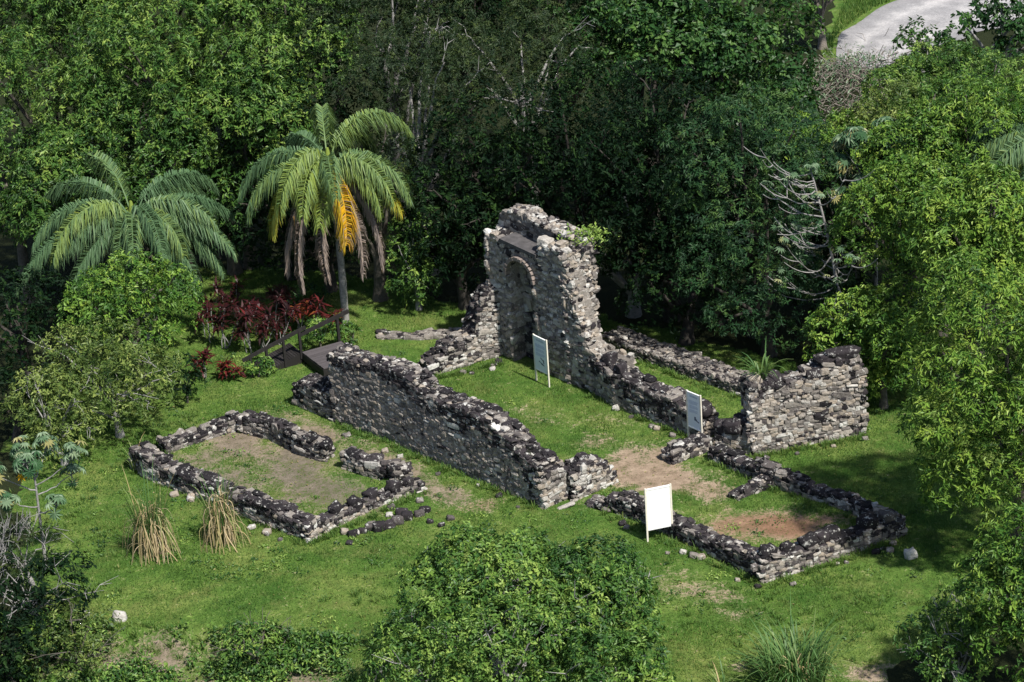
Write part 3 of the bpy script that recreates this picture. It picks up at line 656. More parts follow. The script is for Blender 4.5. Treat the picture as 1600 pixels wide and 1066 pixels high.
# ------------------------------------------------------------------ timber ramp
def ramp_():
    p0, p1, p2, p3 = [P(x, y, .5) for x, y in ((472, 551), (533, 534), (566, 546), (522, 573))]
    org = np.array([*((p0 + p2) / 2)[:2], 0]); root = empty('timber_ramp', org, 'dark timber ramp with plank deck and handrails behind the long wall', 'ramp')
    dl = nrm((p1 - p0) * [1, 1, 0]); dw = nrm((p3 - p0) * [1, 1, 0]); dw = nrm(dw - dl * (dw @ dl)); L = np.linalg.norm(p1 - p0); Wd = np.linalg.norm(p3 - p0) * .95
    A = Acc(); rng = np.random.RandomState(3); k = 11
    R = np.column_stack([dl, dw, [0, 0, 1]])
    for q in range(k):
        A.box(p0 + dl * L / 2 + dw * Wd * (q + .5) / k + [0, 0, rng.uniform(-.008, .008)], (L, Wd / k - .018, .045), R, rng.uniform(.5, .85))
    A.obj('deck', MAT['wood'], root, origin=org)
    A = Acc()
    for q in (0.02, .98): A.box(p0 + dl * L / 2 + dw * Wd * q - [0, 0, .17], (L - .02, .07, .24), R, .1)
    for q in (0.01, .99): A.box(p0 + dl * L * q + dw * Wd / 2 - [0, 0, .172], (.07, Wd, .24), R, .1)
    for q in (.06, .94):
        for s in (.05, .95): A.box(p0 + dl * L * s + dw * Wd * q - [0, 0, .4], (.1, .1, .5), R, .1)
    A.obj('deck_frame', MAT['wood'], root, origin=org)
    # slope down to the lower left
    e = P(392, 594, -.05); d = e - (p0 + dw * .0); ln = np.linalg.norm(d); dd = d / ln; wn = dw; up = nrm(np.cross(dd, wn)); up = up if up[2] > 0 else -up
    R2 = np.column_stack([dd, wn, up]); A = Acc(); k = 24
    for q in range(k):
        A.box(p0 + dd * ln * (q + .5) / k - wn * .55, (ln / k - .015, 1.1, .04), R2, rng.uniform(.0, .25))  # darker than the deck: shade on the slope is put into the tint
    A.obj('sloping_deck', MAT['wood'], root, origin=org)
    A = Acc()
    for q in (-.03, -1.07): A.box(p0 + dd * ln / 2 + wn * q - up * .2, (ln, .07, .36), R2, .0)  # made deep and black, so the shade beside the ramp is in its tint
    A.obj('stringer', MAT['wood'], root, origin=org)
    for s in (.0,):
        base0 = p0 + wn * s; basee = base0 + dd * ln
        st = base0 + dl * (L * .98 if s > -1 else 0)
        for q in (.02, .33, .66, .97):
            A = Acc(); b = base0 + dd * ln * q; A.box(b + [0, 0, .35], (.09, .09, 1.15), R, .1); A.obj('post', MAT['wood'], root, origin=org)
        A = Acc(); A.box((base0 + basee) / 2 + [0, 0, .92], (ln + .5, .07, .13), R2, .1); A.obj('handrail', MAT['wood'], root, origin=org)
    A = Acc(); b = p0 + dl * L * .97 - dw * .06
    A.box(b + [0, 0, .4], (.1, .1, 1.1), R, .1); A.obj('post', MAT['wood'], root, origin=org)
    A = Acc(); v0 = p0 - dw * .06 + [0, 0, .70]; v1 = p0 + dl * (L + .45) - dw * .06 + [0, 0, 1.12]; d = nrm(v1 - v0); up = nrm(np.cross(d, dw)); up = up if up[2] > 0 else -up
    A.box((v0 + v1) / 2, (np.linalg.norm(v1 - v0), .08, .14), np.column_stack([d, dw, up]), .1); A.obj('handrail', MAT['wood'], root, origin=org)
ramp_()

# ------------------------------------------------------------------ foliage
def leaves(acc, base, d, up, L, Wd, tint, fold=.25, bend=.12):
    """one folded lance-shaped leaf per row"""
    side = nrm(np.cross(d, up)); nn = nrm(np.cross(side, d)); L = L[:, None]; Wd = Wd[:, None]
    m = base + d * L * .45
    V = np.stack([base, m + side * Wd / 2 + nn * Wd * fold, base + d * L - nn * L * bend, m - side * Wd / 2 + nn * Wd * fold], 1)
    n = len(base)
    acc.add(V.reshape(-1, 3), np.arange(n * 4).reshape(-1, 4), np.repeat(np.clip(tint, 0, 1), 4))

LEAF = {  # leaves per twig, length, width, droop, spread, twigs per m2, tint mean, tint sd, lobe sd
    'mango': dict(k=9, L=.165, W=.063, droop=.35, spread=1.0, den=18, tm=.50, ts=.20, tl=.08),
    'mango_yellow': dict(k=9, L=.16, W=.062, droop=.35, spread=1.0, den=19, tm=.52, ts=.17, tl=.09),
    'dark': dict(k=6, L=.18, W=.085, droop=.2, spread=1.1, den=11, tm=.42, ts=.25, tl=.14),
    'broad': dict(k=6, L=.22, W=.14, droop=.35, spread=1.1, den=11, tm=.48, ts=.20, tl=.12),
    'fine': dict(k=11, L=.13, W=.045, droop=.1, spread=1.5, den=15, tm=.45, ts=.22, tl=.14),
    'feather': dict(k=12, L=.16, W=.05, droop=.25, spread=1.6, den=13, tm=.45, ts=.20, tl=.15),
    'shrub': dict(k=9, L=.125, W=.06, droop=.15, spread=1.2, den=27, tm=.48, ts=.18, tl=.14),
    'olive': dict(k=8, L=.15, W=.06, droop=.15, spread=1.3, den=15, tm=.48, ts=.2, tl=.15),
}
def crown(acc, rng, c, R, style, lr, nl, gap=1.0, low=-.35, flat=1.0):
    """a lumpy crown: lobes round an ellipsoid, twigs on their skins, some inside"""
    s = LEAF[style]; c = np.asarray(c, float); R = np.asarray(R, float)
    dv = nrm(rng.normal(size=(nl * 4, 3))); dv = dv[dv[:, 2] > low][:nl]
    ctr = c + dv * (R - lr * .9) * (rng.uniform(.90, 1.02, (len(dv), 1)) if 'mango' in style else rng.uniform(.76, 1.02, (len(dv), 1))); ctr = np.vstack([ctr, c + rng.uniform(-.25, .25, (max(2, nl // 6), 3)) * R])
    rad = lr * rng.uniform(.6, 1.15, len(ctr)); to = rng.normal(0, s['tl'], len(ctr))
    B, N, T = [], [], []
    for i in range(len(ctr)):
        m = int(s['den'] * gap * 4 * math.pi * rad[i] ** 2 * .62)
        v = nrm(rng.normal(size=(m, 3))); v = v[(v[:, 2] > -.55)]
        q = ctr[i] + v * np.array([1, 1, flat]) * rad[i] * (rng.uniform(.55, 1.0, (len(v), 1)) ** .35 * 1.08)
        dd = np.linalg.norm((q[:, None] - ctr[None]) , axis=2) / rad[None]; dd[:, i] = 9
        keep = (dd.min(1) > .8) | (rng.rand(len(q)) < .10)
        q, v = q[keep], v[keep]; B.append(q); N.append(v); T.append(np.full(len(q), s['tm'] + to[i]) + rng.normal(0, s['ts'], len(q)))
    B, N, T = np.vstack(B), np.vstack(N), np.concatenate(T)
    k = s['k']; n = len(B); ax = nrm(N * .75 + [0, 0, .45] + rng.normal(0, .3, (n, 3)))
    b2 = np.repeat(B, k, 0) + rng.normal(0, .05, (n * k, 3)); a2 = np.repeat(ax, k, 0)
    rv = nrm(rng.normal(size=(n * k, 3))); rv = rv - a2 * (rv * a2).sum(1, keepdims=True) * .72
    d = nrm(a2 * .30 + nrm(rv) * s['spread'] * .8 + [0, 0, -s['droop'] * .8])
    up = nrm(a2 + [0, 0, .35] + rng.normal(0, .22, (n * k, 3)))
    tn = np.repeat(T, k) + rng.normal(0, .07, n * k)
    L = s['L'] * np.repeat(rng.uniform(.7, 1.25, n), k) * rng.uniform(.65, 1.3, n * k)
    leaves(acc, b2, d, up, L, L / s['L'] * s['W'] * rng.uniform(.8, 1.2, n * k), tn)
    return ctr, rad

def limbs(acc, rng, base, top, r, ctr, nlimb=9, twig=0, bare=0.0, R=None):
    """tapered trunk, limbs reaching into the lobes"""
    base = np.asarray(base, float); top = np.asarray(top, float)
    k = 7; s = np.linspace(0, 1, k)[:, None]; tr = base + (top - base) * s + np.cumsum(rng.normal(0, .05, (k, 3)), 0) * s; tr[0] = base - [0, 0, .15]
    rr = r * (1.25 - .75 * s[:, 0]); rr[0] *= 1.35
    acc.tube(tr, rr, 8)
    sel = rng.permutation(len(ctr))[:nlimb]
    for i in sel:
        f = rng.uniform(.35, 1.0); st = tr[int(f * (k - 1))]; e = ctr[i]
        q = np.linspace(0, 1, 6)[:, None]; mid = (st + e) / 2 + [0, 0, .12 * np.linalg.norm(e - st)]
        pl = (1 - q) ** 2 * st + 2 * q * (1 - q) * mid + q * q * e + rng.normal(0, .06, (6, 3)) * q
        acc.tube(pl, r * np.linspace(.5, .13, 6), 6)
        for _ in range(twig):
            d = nrm(rng.normal(size=3) + [0, 0, .3] + nrm(e - top) * .9); ll = rng.uniform(.6, 1.3) * (1 + bare)
            tp = e + d * ll * np.linspace(0, 1, 5)[:, None] + rng.normal(0, .07, (5, 3)) * np.linspace(0, 1, 5)[:, None]
            acc.tube(tp, np.linspace(min(.035, r * .22), .008, 5), 5)
            for _ in range(2):
                j = rng.randint(1, 4); d2 = nrm(d + rng.normal(0, .6, 3)); acc.tube(tp[j] + d2 * ll * .55 * np.linspace(0, 1, 4)[:, None], np.linspace(min(.02, r * .14), .006, 4), 4)

SEED = [100]
def tree(name, cx, cy, hc, R, style, label, cat='tree', lr=None, nl=26, trunk=.22, gap=1.0, group=None, twig=0, bare=0.0, bk='bark', low=-.35, nlimb=9, flat=1.0):
    SEED[0] += 1; rng = np.random.RandomState(SEED[0])
    R = (R, R, R) if np.isscalar(R) else R
    p = P(cx, cy, hc); z0 = float(terrain(p[0], p[1])); b = np.array([p[0], p[1], z0])
    root = empty(name, b, label, cat, group)
    lr = lr or R[0] * .33
    if 'mango' in style: lr *= .74; nl = int(nl * 1.75)
    keep_ = dict(LEAF[style]); LEAF[style].update(tm=keep_['tm'] + rng.uniform(-.09, .09), L=keep_['L'] * rng.uniform(.85, 1.2), W=keep_['W'] * rng.uniform(.9, 1.15))
    A = Acc(); ctr, rad = crown(A, rng, (0, 0, hc - z0), R, style, lr, nl, gap, low, flat)
    LEAF[style].update(keep_)
    B = Acc(); limbs(B, rng, (rng.uniform(-.3, .3), rng.uniform(-.3, .3), 0), (0, 0, hc - z0 - R[2] * .15), trunk, ctr, nlimb, twig, bare)
    B.obj('trunk', MAT['bark_shaded' if bk == 'bark' and style in ('dark', 'feather') else bk], root, smooth=True)
    A.obj('crown', MAT[style], root)
    return root

# ---- woodland round the clearing: crown centre in the photo, its height, its radii
# left mangoes
tree('mango_tree', 70, 110, 8, 5.2, 'mango', 'large round mango tree filling the top left corner', nl=44, lr=1.35)
tree('mango_tree', 290, 120, 8, 5.0, 'mango', 'broad mango tree above the left palm', nl=44, lr=1.3)
tree('mango_tree', 430, 70, 8.5, 4.3, 'mango', 'mango tree above and left of the tall palm, with bare limbs on its right', nl=36, lr=1.2, twig=1)
tree('mango_tree', 20, 290, 5, 3.2, 'mango', 'lower mango tree at the left edge beside the left palm', nl=28, lr=1.1)
tree('mango_tree', 215, 265, 5.2, 3.4, 'mango', 'mango tree directly behind the left palm fronds', nl=30, lr=1.1)
tree('mango_tree', 350, 300, 3.6, 2.3, 'mango', 'small shaded mango between the two palms', nl=22, lr=.8)
tree('mango_tree', 190, -60, 11, 5.5, 'mango', 'farthest mango showing along the top edge above the left palm', nl=30, lr=1.5)
tree('mango_tree', 420, -60, 10, 4.5, 'mango', 'farthest mango along the top edge above the tall palm', nl=26, lr=1.5)
tree('mango_tree', 375, 205, 6, 3.2, 'mango', 'shaded mango tree left of the tall palm crown', nl=28, lr=1.1)
tree('mango_tree', 120, 330, 4.2, 3.0, 'mango', 'low mango tree behind the left palm at its left side', nl=26, lr=1.0)
tree('dark_tree', 480, 180, 6, (3.4, 3.4, 3.6), 'dark', 'dark tree between the mangoes and the thin leaved trees behind the tall palm', nl=38, lr=1.0, low=-.85)
tree('dark_tree', 440, 330, 3, (3.0, 2.2, 2.6), 'dark', 'low dark tree in the shade under the tall palm crown', nl=34, lr=.9, low=-.85)
tree('dark_tree', 510, 380, 2.2, (2.2, 1.8, 1.8), 'dark', 'low dark bush in the shade behind the tall palm trunk', nl=30, lr=.7, low=-.85)
tree('dark_tree', 290, 350, 2.6, (2.2, 1.8, 2.2), 'dark', 'low dark tree in the gap right of the left palm', nl=30, lr=.8, low=-.85)
tree('dark_tree', 520, -30, 9, (4, 4, 4), 'dark', 'dark tree cut by the top edge behind the bare limbs', nl=36, lr=1.2, low=-.85)
# middle
tree('olive_leaved_tree', 600, 60, 8.5, (4.6, 4.6, 3.6), 'fine', 'fine leaved olive tree at the top left of centre', nl=40, lr=1.1, twig=1, gap=.9, bk='bark_pale')
tree('olive_leaved_tree', 650, 190, 6.5, (4.4, 4.4, 3.8), 'fine', 'thin leaved tree with pale bare twigs to the right of the tall palm', nl=38, lr=1.0, twig=1, gap=.9, bk='bark_pale', bare=.3)
tree('olive_leaved_tree', 585, 320, 4, (3.0, 3.0, 3.0), 'fine', 'dark thin leaved tree hidden behind the tall palm', nl=26, lr=.9, gap=.9, twig=1)
tree('olive_leaved_tree', 820, 110, 8, (4.0, 4.0, 3.2), 'fine', 'thin leaved tree with a pale forked limb above the tower', nl=34, lr=1.0, twig=1, gap=.9, bk='bark_pale', bare=.5)
tree('dark_tree', 760, 285, 4.8, (3.6, 3.6, 4.2), 'dark', 'dark evergreen tree behind the left shoulder of the tower', nl=46, lr=1.0, low=-.85, twig=1)
tree('dark_tree', 895, 240, 6, (4.0, 4.0, 4.2), 'dark', 'dark evergreen tree directly behind the tower top', nl=50, lr=1.05, low=-.85, twig=1)
tree('dark_tree', 1030, 270, 6, (4.2, 4.2, 4.6), 'dark', 'tall dark evergreen tree behind and right of the tower', nl=52, lr=1.05, low=-.85, twig=2)
tree('dark_tree', 985, 385, 2.9, (3.2, 2.8, 3.0), 'dark', 'lower dark evergreen with a pale trunk right of the tower', nl=34, lr=.9, low=-.2, twig=1, bk='bark_pale')
tree('dark_tree', 715, 385, 2.6, (2.6, 2.2, 2.8), 'dark', 'dark evergreen between the slim young tree and the tower', nl=36, lr=.8, low=-.85)
tree('dark_tree', 1080, 425, 2.7, (3.2, 2.8, 2.9), 'dark', 'low dark evergreen over the shaded grass behind the flat topped wall', nl=38, lr=.85, low=-.85)
tree('dark_tree', 860, 20, 8, (4.5, 4.5, 4), 'dark', 'dark shaded tree at the top edge above the tower', nl=40, lr=1.2, low=-.85)
tree('dark_tree', 720, 0, 9, (3.6, 3.6, 4), 'dark', 'dark tree at the top edge left of centre', nl=36, lr=1.2, low=-.85)
# top centre-right
tree('broad_leaved_tree', 1010, 90, 7.5, (4.0, 4.0, 3.4), 'broad', 'broad leaved tree with layered branches right of centre at the top', nl=34, lr=1.05, flat=.7)
tree('broad_leaved_tree', 1120, 40, 8.5, (4.4, 4.4, 3.8), 'broad', 'broad leaved tree at the top edge left of the single pale trunk', nl=38, lr=1.1, flat=.8)
tree('broad_leaved_tree', 1150, 140, 5.5, (3.8, 3.8, 3.4), 'broad', 'broad leaved tree below the top edge left of the brush pile', nl=34, lr=1.0, flat=.8)
tree('broad_leaved_tree', 1215, 170, 2.0, (1.9, 2.0, 1.9), 'broad', 'low broad leaved shrub just left of the brush pile', 'shrub', nl=24, lr=.75)
tree('roadside_tree', 1280, -28, 3.4, (3.0, 2.6, 1.5), 'mango', 'roadside tree with a straight visible trunk and a high crown', nl=26, lr=.8, trunk=.17, bk='bark_mid', low=-.1)
tree('broad_leaved_tree', 990, -40, 10, (4.5, 4.5, 4), 'broad', 'far broad leaved tree cut by the top edge', nl=26, lr=1.3)
# feathery trees right of the shaded lawn
tree('feathery_tree', 1170, 265, 6.5, (3.6, 3.6, 3.6), 'feather', 'feathery blue green tree left of the bare branched tree', nl=46, lr=1.0, low=-.85, flat=.6, gap=.95)
tree('feathery_tree', 1125, 350, 4.0, (2.6, 2.4, 3.0), 'feather', 'feathery tree leaning over the shaded grass', nl=36, lr=.85, low=-.85, flat=.6)
tree('feathery_tree', 1190, 430, 3.2, (3.4, 3.0, 3.4), 'feather', 'dark feathery tree under the bare branched tree', nl=40, lr=.85, low=-.85, flat=.6)
tree('feathery_tree', 1225, 215, 4.5, (2.2, 2.2, 1.7), 'feather', 'small feathery tree below the brush pile', nl=30, lr=.8, low=-.85, flat=.6)
# right
tree('bushy_shrub', 1425, 150, 2.6, (2.5, 2.4, 1.6), 'shrub', 'mid green bush below the pale road', 'shrub', nl=30, lr=.75, gap=.8)
tree('bushy_shrub', 1480, 130, 3, (2.9, 2.8, 2.0), 'shrub', 'mid green bush under the road at the right', 'shrub', nl=30, lr=.75, gap=.8)
tree('bushy_shrub', 1560, 150, 3.2, (2.6, 2.6, 2.0), 'shrub', 'mid green bush at the right edge below the road', 'shrub', nl=28, lr=.75, gap=.8)
tree('bushy_shrub', 1360, 222, 2.8, (2.6, 2.4, 1.4), 'olive', 'olive bush above the silvery palmate tree', 'shrub', nl=28, lr=.75)
tree('bushy_shrub', 1430, 195, 3.6, (2.8, 2.8, 2.0), 'olive', 'olive bush between the road bushes and the yellow green mangoes', 'shrub', nl=28, lr=.75)
tree('leafy_sapling', 1445, 62, 2.0, (1.6, 1.4, 1.0), 'broad', 'leafy sapling in front of the pale road', 'shrub', nl=14, lr=.5, gap=.7, bk='bark_pale')
tree('leafy_sapling', 1555, 55, 3.0, (2.8, 2.4, 1.9), 'broad', 'broad leaved shrub at the right edge in front of the road', 'shrub', nl=24, lr=.65, gap=.8, bk='bark_pale')
tree('young_mango', 1290, 232, 4.8, (2.2, 2.0, 1.5), 'mango_yellow', 'small yellow green mango above the bare branched tree', nl=20, lr=.75)
tree('yellow_mango', 1465, 275, 6.2, (3.1, 3.0, 3.0), 'mango_yellow', 'yellow green mango tree right of the silvery palmate tree', nl=36, lr=1.0)
tree('yellow_mango', 1540, 240, 7, (3.6, 3.4, 3.2), 'mango_yellow', 'yellow green mango tree at the right edge below the road bushes', nl=38, lr=1.05)
tree('yellow_mango', 1415, 385, 5.0, (2.6, 2.6, 3.5), 'mango_yellow', 'yellow green mango tree above the tall tan wall', nl=38, lr=1.0)
tree('yellow_mango', 1535, 385, 6.2, (3.0, 2.8, 3.0), 'mango_yellow', 'yellow green mango tree behind the great round mango', nl=38, lr=1.0)
tree('low_mango', 1335, 540, 2.1, (1.9, 1.6, 2.2), 'mango_yellow', 'low yellow green mango right behind the tall tan wall', nl=30, lr=.75, low=-.85, trunk=.1)
tree('low_mango', 1385, 530, 2.6, (1.7, 1.7, 2.4), 'mango_yellow', 'low mango between the tan wall and the great round mango', nl=34, lr=.85, low=-.9, trunk=.12)
tree('round_mango', 1592, 615, 5.4, (3.9, 3.6, 5.1), 'mango_yellow', 'great round mango tree filling the right edge beside the lawn', nl=64, lr=1.1, low=-.75)
tree('corner_mango', 1610, 945, 3.2, (2.0, 2.0, 3.2), 'mango_yellow', 'mango tree in the lower right corner', nl=34, lr=.85, low=-.8)
tree('twiggy_shrub', 1490, 1020, 1.3, (1.7, 1.6, 1.3), 'shrub', 'twiggy grey green shrub beside the lower right corner mango', 'shrub', nl=24, lr=.5, gap=.7, twig=2, bk='bark_pale', trunk=.08)
tree('twiggy_shrub', 1500, 960, 1.0, (1.3, 1.3, 1.0), 'shrub', 'small shrub on the grass edge above the twiggy shrub', 'shrub', nl=18, lr=.45, gap=.7, twig=1, bk='bark_pale', trunk=.06)
tree('dark_tree', 1325, 345, 3.4, (2.8, 2.2, 2.8), 'dark', 'dark tree in the gap behind the pale bare branched tree', nl=34, lr=.85, low=-.85)
tree('dark_tree', 1290, 440, 1.8, (2.2, 1.8, 1.8), 'dark', 'low dark undergrowth at the foot of the bare branched tree', nl=28, lr=.7, low=-.85)
# left middle
tree('olive_bush', 200, 478, 3.4, (2.7, 2.4, 2.0), 'mango_yellow', 'yellow olive bush under the left palm', 'bush', nl=36, lr=.8, low=-.8)
tree('olive_bush', 165, 590, 2.3, (3.0, 2.5, 2.4), 'olive', 'broad grey olive bush with thin grey twigs, left of the left room', 'bush', nl=50, lr=.72, gap=1.0, twig=1, bk='bark_pale', trunk=.12, low=-.85)
tree('olive_bush', 80, 650, 1.8, (2.0, 2.0, 1.9), 'olive', 'lower olive bush behind the silvery sapling', 'bush', nl=34, lr=.65, gap=.95, low=-.8, twig=1, bk='bark_pale', trunk=.1)
tree('dark_bush', 30, 510, 2.6, (2.4, 2.4, 2.2), 'dark', 'dark bush at the left edge below the left palm', 'bush', nl=24, lr=.8)
tree('dark_bush', 30, 620, 1.6, (1.6, 1.8, 1.5), 'dark', 'shaded dark bush at the left edge beside the olive bushes', 'bush', nl=18, lr=.6)
tree('dark_bush', 285, 590, 1.0, (1.0, 1.0, 1.0), 'dark', 'small dark bush between the olive bush and the red leaved plants', 'bush', nl=16, lr=.4, trunk=.04, low=-.8)
tree('slim_tree', 645, 405, 2.2, (1.25, 1.25, 2.1), 'mango', 'slim young glossy tree right of the tall palm', nl=26, lr=.55, trunk=.1, bk='bark_pale', low=-.9)
# front bushes
tree('front_bush', 760, 928, 2.7, (2.5, 2.5, 1.9), 'shrub', 'tall bright green bush at the bottom centre with grey dead twigs', 'bush', nl=44, lr=.75, twig=2, bk='bark_pale', trunk=.14)
tree('front_bush', 920, 952, 2.3, (2.3, 2.3, 2.0), 'shrub', 'rounded bright green bush on the right of the bottom clump', 'bush', nl=40, lr=.7, twig=1, bk='bark_pale', trunk=.12)
tree('front_bush', 790, 1040, 2.0, (2.6, 2.2, 1.8), 'shrub', 'bright green bush at the bottom edge in the middle of the clump', 'bush', nl=36, lr=.7, twig=2, bk='bark_pale', trunk=.12)
tree('front_bush', 660, 1040, 1.6, (1.9, 1.8, 1.6), 'shrub', 'low bright green bush on the left of the bottom clump', 'bush', nl=32, lr=.65, twig=2, bk='bark_pale', trunk=.1)
tree('front_bush', 960, 1060, 1.6, (2.0, 2.0, 1.6), 'shrub', 'low bush at the bottom right of the clump', 'bush', nl=30, lr=.65, bk='bark_pale', trunk=.1)
# bottom left
tree('bank_shrub', 50, 930, 1.0, (2.0, 1.8, 1.5), 'dark', 'dark shrub on the lower left bank', 'shrub', nl=26, lr=.6, twig=2, bk='bark_pale', trunk=.08)
tree('bank_shrub', 30, 860, 1.2, (1.5, 1.5, 1.5), 'fine', 'grey twiggy shrub at the left edge under the silvery sapling', 'shrub', nl=22, lr=.5, gap=.5, twig=5, bk='bark_pale', trunk=.08)
tree('bank_shrub', 110, 1010, .2, (1.8, 1.6, 1.3), 'olive', 'olive shrub on the bank in the lower left corner', 'shrub', nl=24, lr=.55, gap=.8, twig=1, trunk=.08)
tree('bank_shrub', 10, 1030, .2, (1.8, 1.6, 1.5), 'dark', 'dark shrub in the bottom left corner', 'shrub', nl=24, lr=.55, trunk=.08)
tree('bank_shrub', 400, 1015, .1, (1.25, 1.1, 1.0), 'shrub', 'green shrub on the bank left of the bottom bush clump', 'shrub', nl=18, lr=.45, gap=.55, twig=1, trunk=.07)

# ---- palms
def frond(rng, az, e0, length, droop, tint, dens=60, hang=.5, ll=.62, ts=.05, pw=.9):
    A = Acc(); s = np.linspace(0, 1, 22); pitch = e0 - (e0 + droop) * s ** pw
    st = length / 21; hx = np.concatenate([[0], np.cumsum(np.cos(pitch[:-1]) * st)]); hz = np.concatenate([[0], np.cumsum(np.sin(pitch[:-1]) * st)])
    a2 = az + rng.normal(0, .12) * s ** 2
    p = np.column_stack([hx * np.cos(a2), hx * np.sin(a2), hz]); T = nrm(np.gradient(p, axis=0))
    A.tube(p, np.linspace(.04, .008, 22), 5, tint)
    sidev = np.array([-math.sin(az), math.cos(az), 0.0])
    for sg in (-1, 1):
        q = np.sort(rng.uniform(.14, 1, dens)); i = q * 21; i0 = np.minimum(i.astype(int), 20); f = (i - i0)[:, None]
        b = p[i0] * (1 - f) + p[i0 + 1] * f; t = T[i0]
        l = ll * (.35 + .65 * np.sin(np.pi * np.clip(q * .9 + .08, 0, 1))) * rng.uniform(.8, 1.15, dens)
        upv_ = nrm(np.cross(t, sidev)); upv_ = np.where(upv_[:, 2:] < 0, -upv_, upv_)
        d0 = nrm(sidev * sg * .9 + t * .55 + upv_ * rng.uniform(-.3, .8, dens)[:, None])
        d1 = nrm(d0 * .5 + t * .25 + np.array([0, 0, -1.]) * (hang * 2.0) + rng.normal(0, .22, (dens, 3)))
        m = b + d0 * (l * .30)[:, None]; e = m + d1 * (l * rng.uniform(.5, .95, dens))[:, None]; wd = nrm(np.cross(d0, [0, 0, 1.]) + rng.normal(0, .3, (dens, 3))) * .021
        V = np.stack([b - wd * .6, b + wd * .6, m + wd, m - wd, e], 1).reshape(-1, 3); k = np.arange(dens)[:, None] * 5
        tn = np.clip(np.repeat(tint + rng.normal(0, ts, dens), 5), 0, 1)
        A.add(V, k + np.array([[0, 1, 2, 3]]), tn)
        A.F[3].append(k + np.array([[3, 2, 4]]) + A.n - len(V)); A.MI[3].append(np.zeros(dens, int))
    return A

def palm(name, cx, cy, hc, tr, spec, label, seed, lean=(0, 0), extra=None, ftint=0.0, fscale=1.0):
    rng = np.random.RandomState(seed); p = P(cx, cy, hc); z0 = float(terrain(p[0], p[1])); root = empty(name, (p[0], p[1], z0), label, 'palm tree')
    A = Acc(); s = np.linspace(0, 1, 14)[:, None]; base = np.array([lean[0], lean[1], -.2]); top = np.array([0, 0, hc - z0])
    pl = base + (top - base) * s; pl[:, 0] += np.sin(s[:, 0] * 3) * .08
    A.tube(pl, tr * (1.15 - .3 * s[:, 0]) * (1 + .06 * np.sin(np.arange(14) * 2.2)), 10); A.obj('trunk', MAT['bark_pale'], root, smooth=True)
    A = Acc(); A.tube(top + np.array([[0, 0, -.6], [0, 0, -.2], [0, 0, .3], [0, 0, .8]]), [tr * 1.0, tr * 1.3, tr * 1.1, .05], 8, .6); A.obj('crownshaft', MAT['frond'], root, smooth=True)
    for az, e0, ln, dr, tn, kind in spec:
        A = frond(rng, math.radians(az + rng.normal(0, 5)), math.radians(e0), ln * fscale * rng.uniform(.9, 1.08), math.radians(dr), tn if tn > .7 else tn + rng.normal(0, .06) + ftint, dens=int(ln * 60), hang=.8 if kind == 'live' else .9, ll=.95 if kind == 'live' else (1.0 if kind == 'yellow' else .62), ts=.05 if tn < .9 else .02, pw=.74 if kind == 'live' else (.32 if kind == 'dead' else .6))
        o = A.obj('dead_frond' if kind == 'dead' else 'frond', MAT['frond'], root); o.location = top + np.array([math.cos(math.radians(az)) * tr, math.sin(math.radians(az)) * tr, -.25 if kind == 'dead' else 0.05])
        if kind == 'yellow': tag(o, 'golden yellow dying frond hanging down')
    if extra: extra(root, top, rng)
    return root

def inflo(root, top, rng):
    A = Acc(); b = top + np.array([.35, -.25, .05])
    for k in range(60):
        e = b + np.array([rng.normal(0, .16), rng.normal(0, .14), -rng.uniform(.3, 1.0)]); A.tube(np.array([b, (b + e) / 2 + rng.normal(0, .05, 3), e]), [.02, .018, .01], 4, .5)
    A.obj('dry_flower_spray', MAT['stick'], root)

palm('palm_tree', 514, 262, 6.5, .14, [
    (40, 88, 6.6, 88, .42, 'live'), (110, 84, 6.0, 78, .36, 'live'), (130, 70, 4.6, 75, .30, 'live'), (240, 82, 4.6, 85, .42, 'live'), (60, 70, 4.6, 84, .36, 'live'), (165, 52, 4.4, 75, .38, 'live'), (190, 35, 4.0, 80, .34, 'live'), (215, 18, 3.6, 75, .60, 'live'), (250, 60, 3.8, 80, .42, 'live'), (262, 30, 3.4, 88, .50, 'live'),
    (325, 55, 3.4, 85, .36, 'live'), (-5, 48, 3.8, 85, .42, 'live'), (-20, 15, 3.7, 75, .58, 'live'), (30, 40, 3.6, 80, .34, 'live'), (140, 35, 3.6, 75, .30, 'live'), (330, 35, 3.2, 88, .40, 'live'), (275, 74, 3.6, 70, .42, 'live'),
    (-70, -8, 3.6, 88, .86, 'yellow'), (200, 10, 5.0, 89, .97, 'dead'), (222, 5, 4.8, 89, .98, 'dead'), (-22, 10, 4.6, 89, .99, 'dead'), (-48, 0, 4.2, 88, .99, 'dead'), (245, -10, 4.6, 88, .98, 'dead')],
    'tall palm with golden and dead grey fronds hanging beside its pale trunk', 5, (.05, 0), inflo, .05)
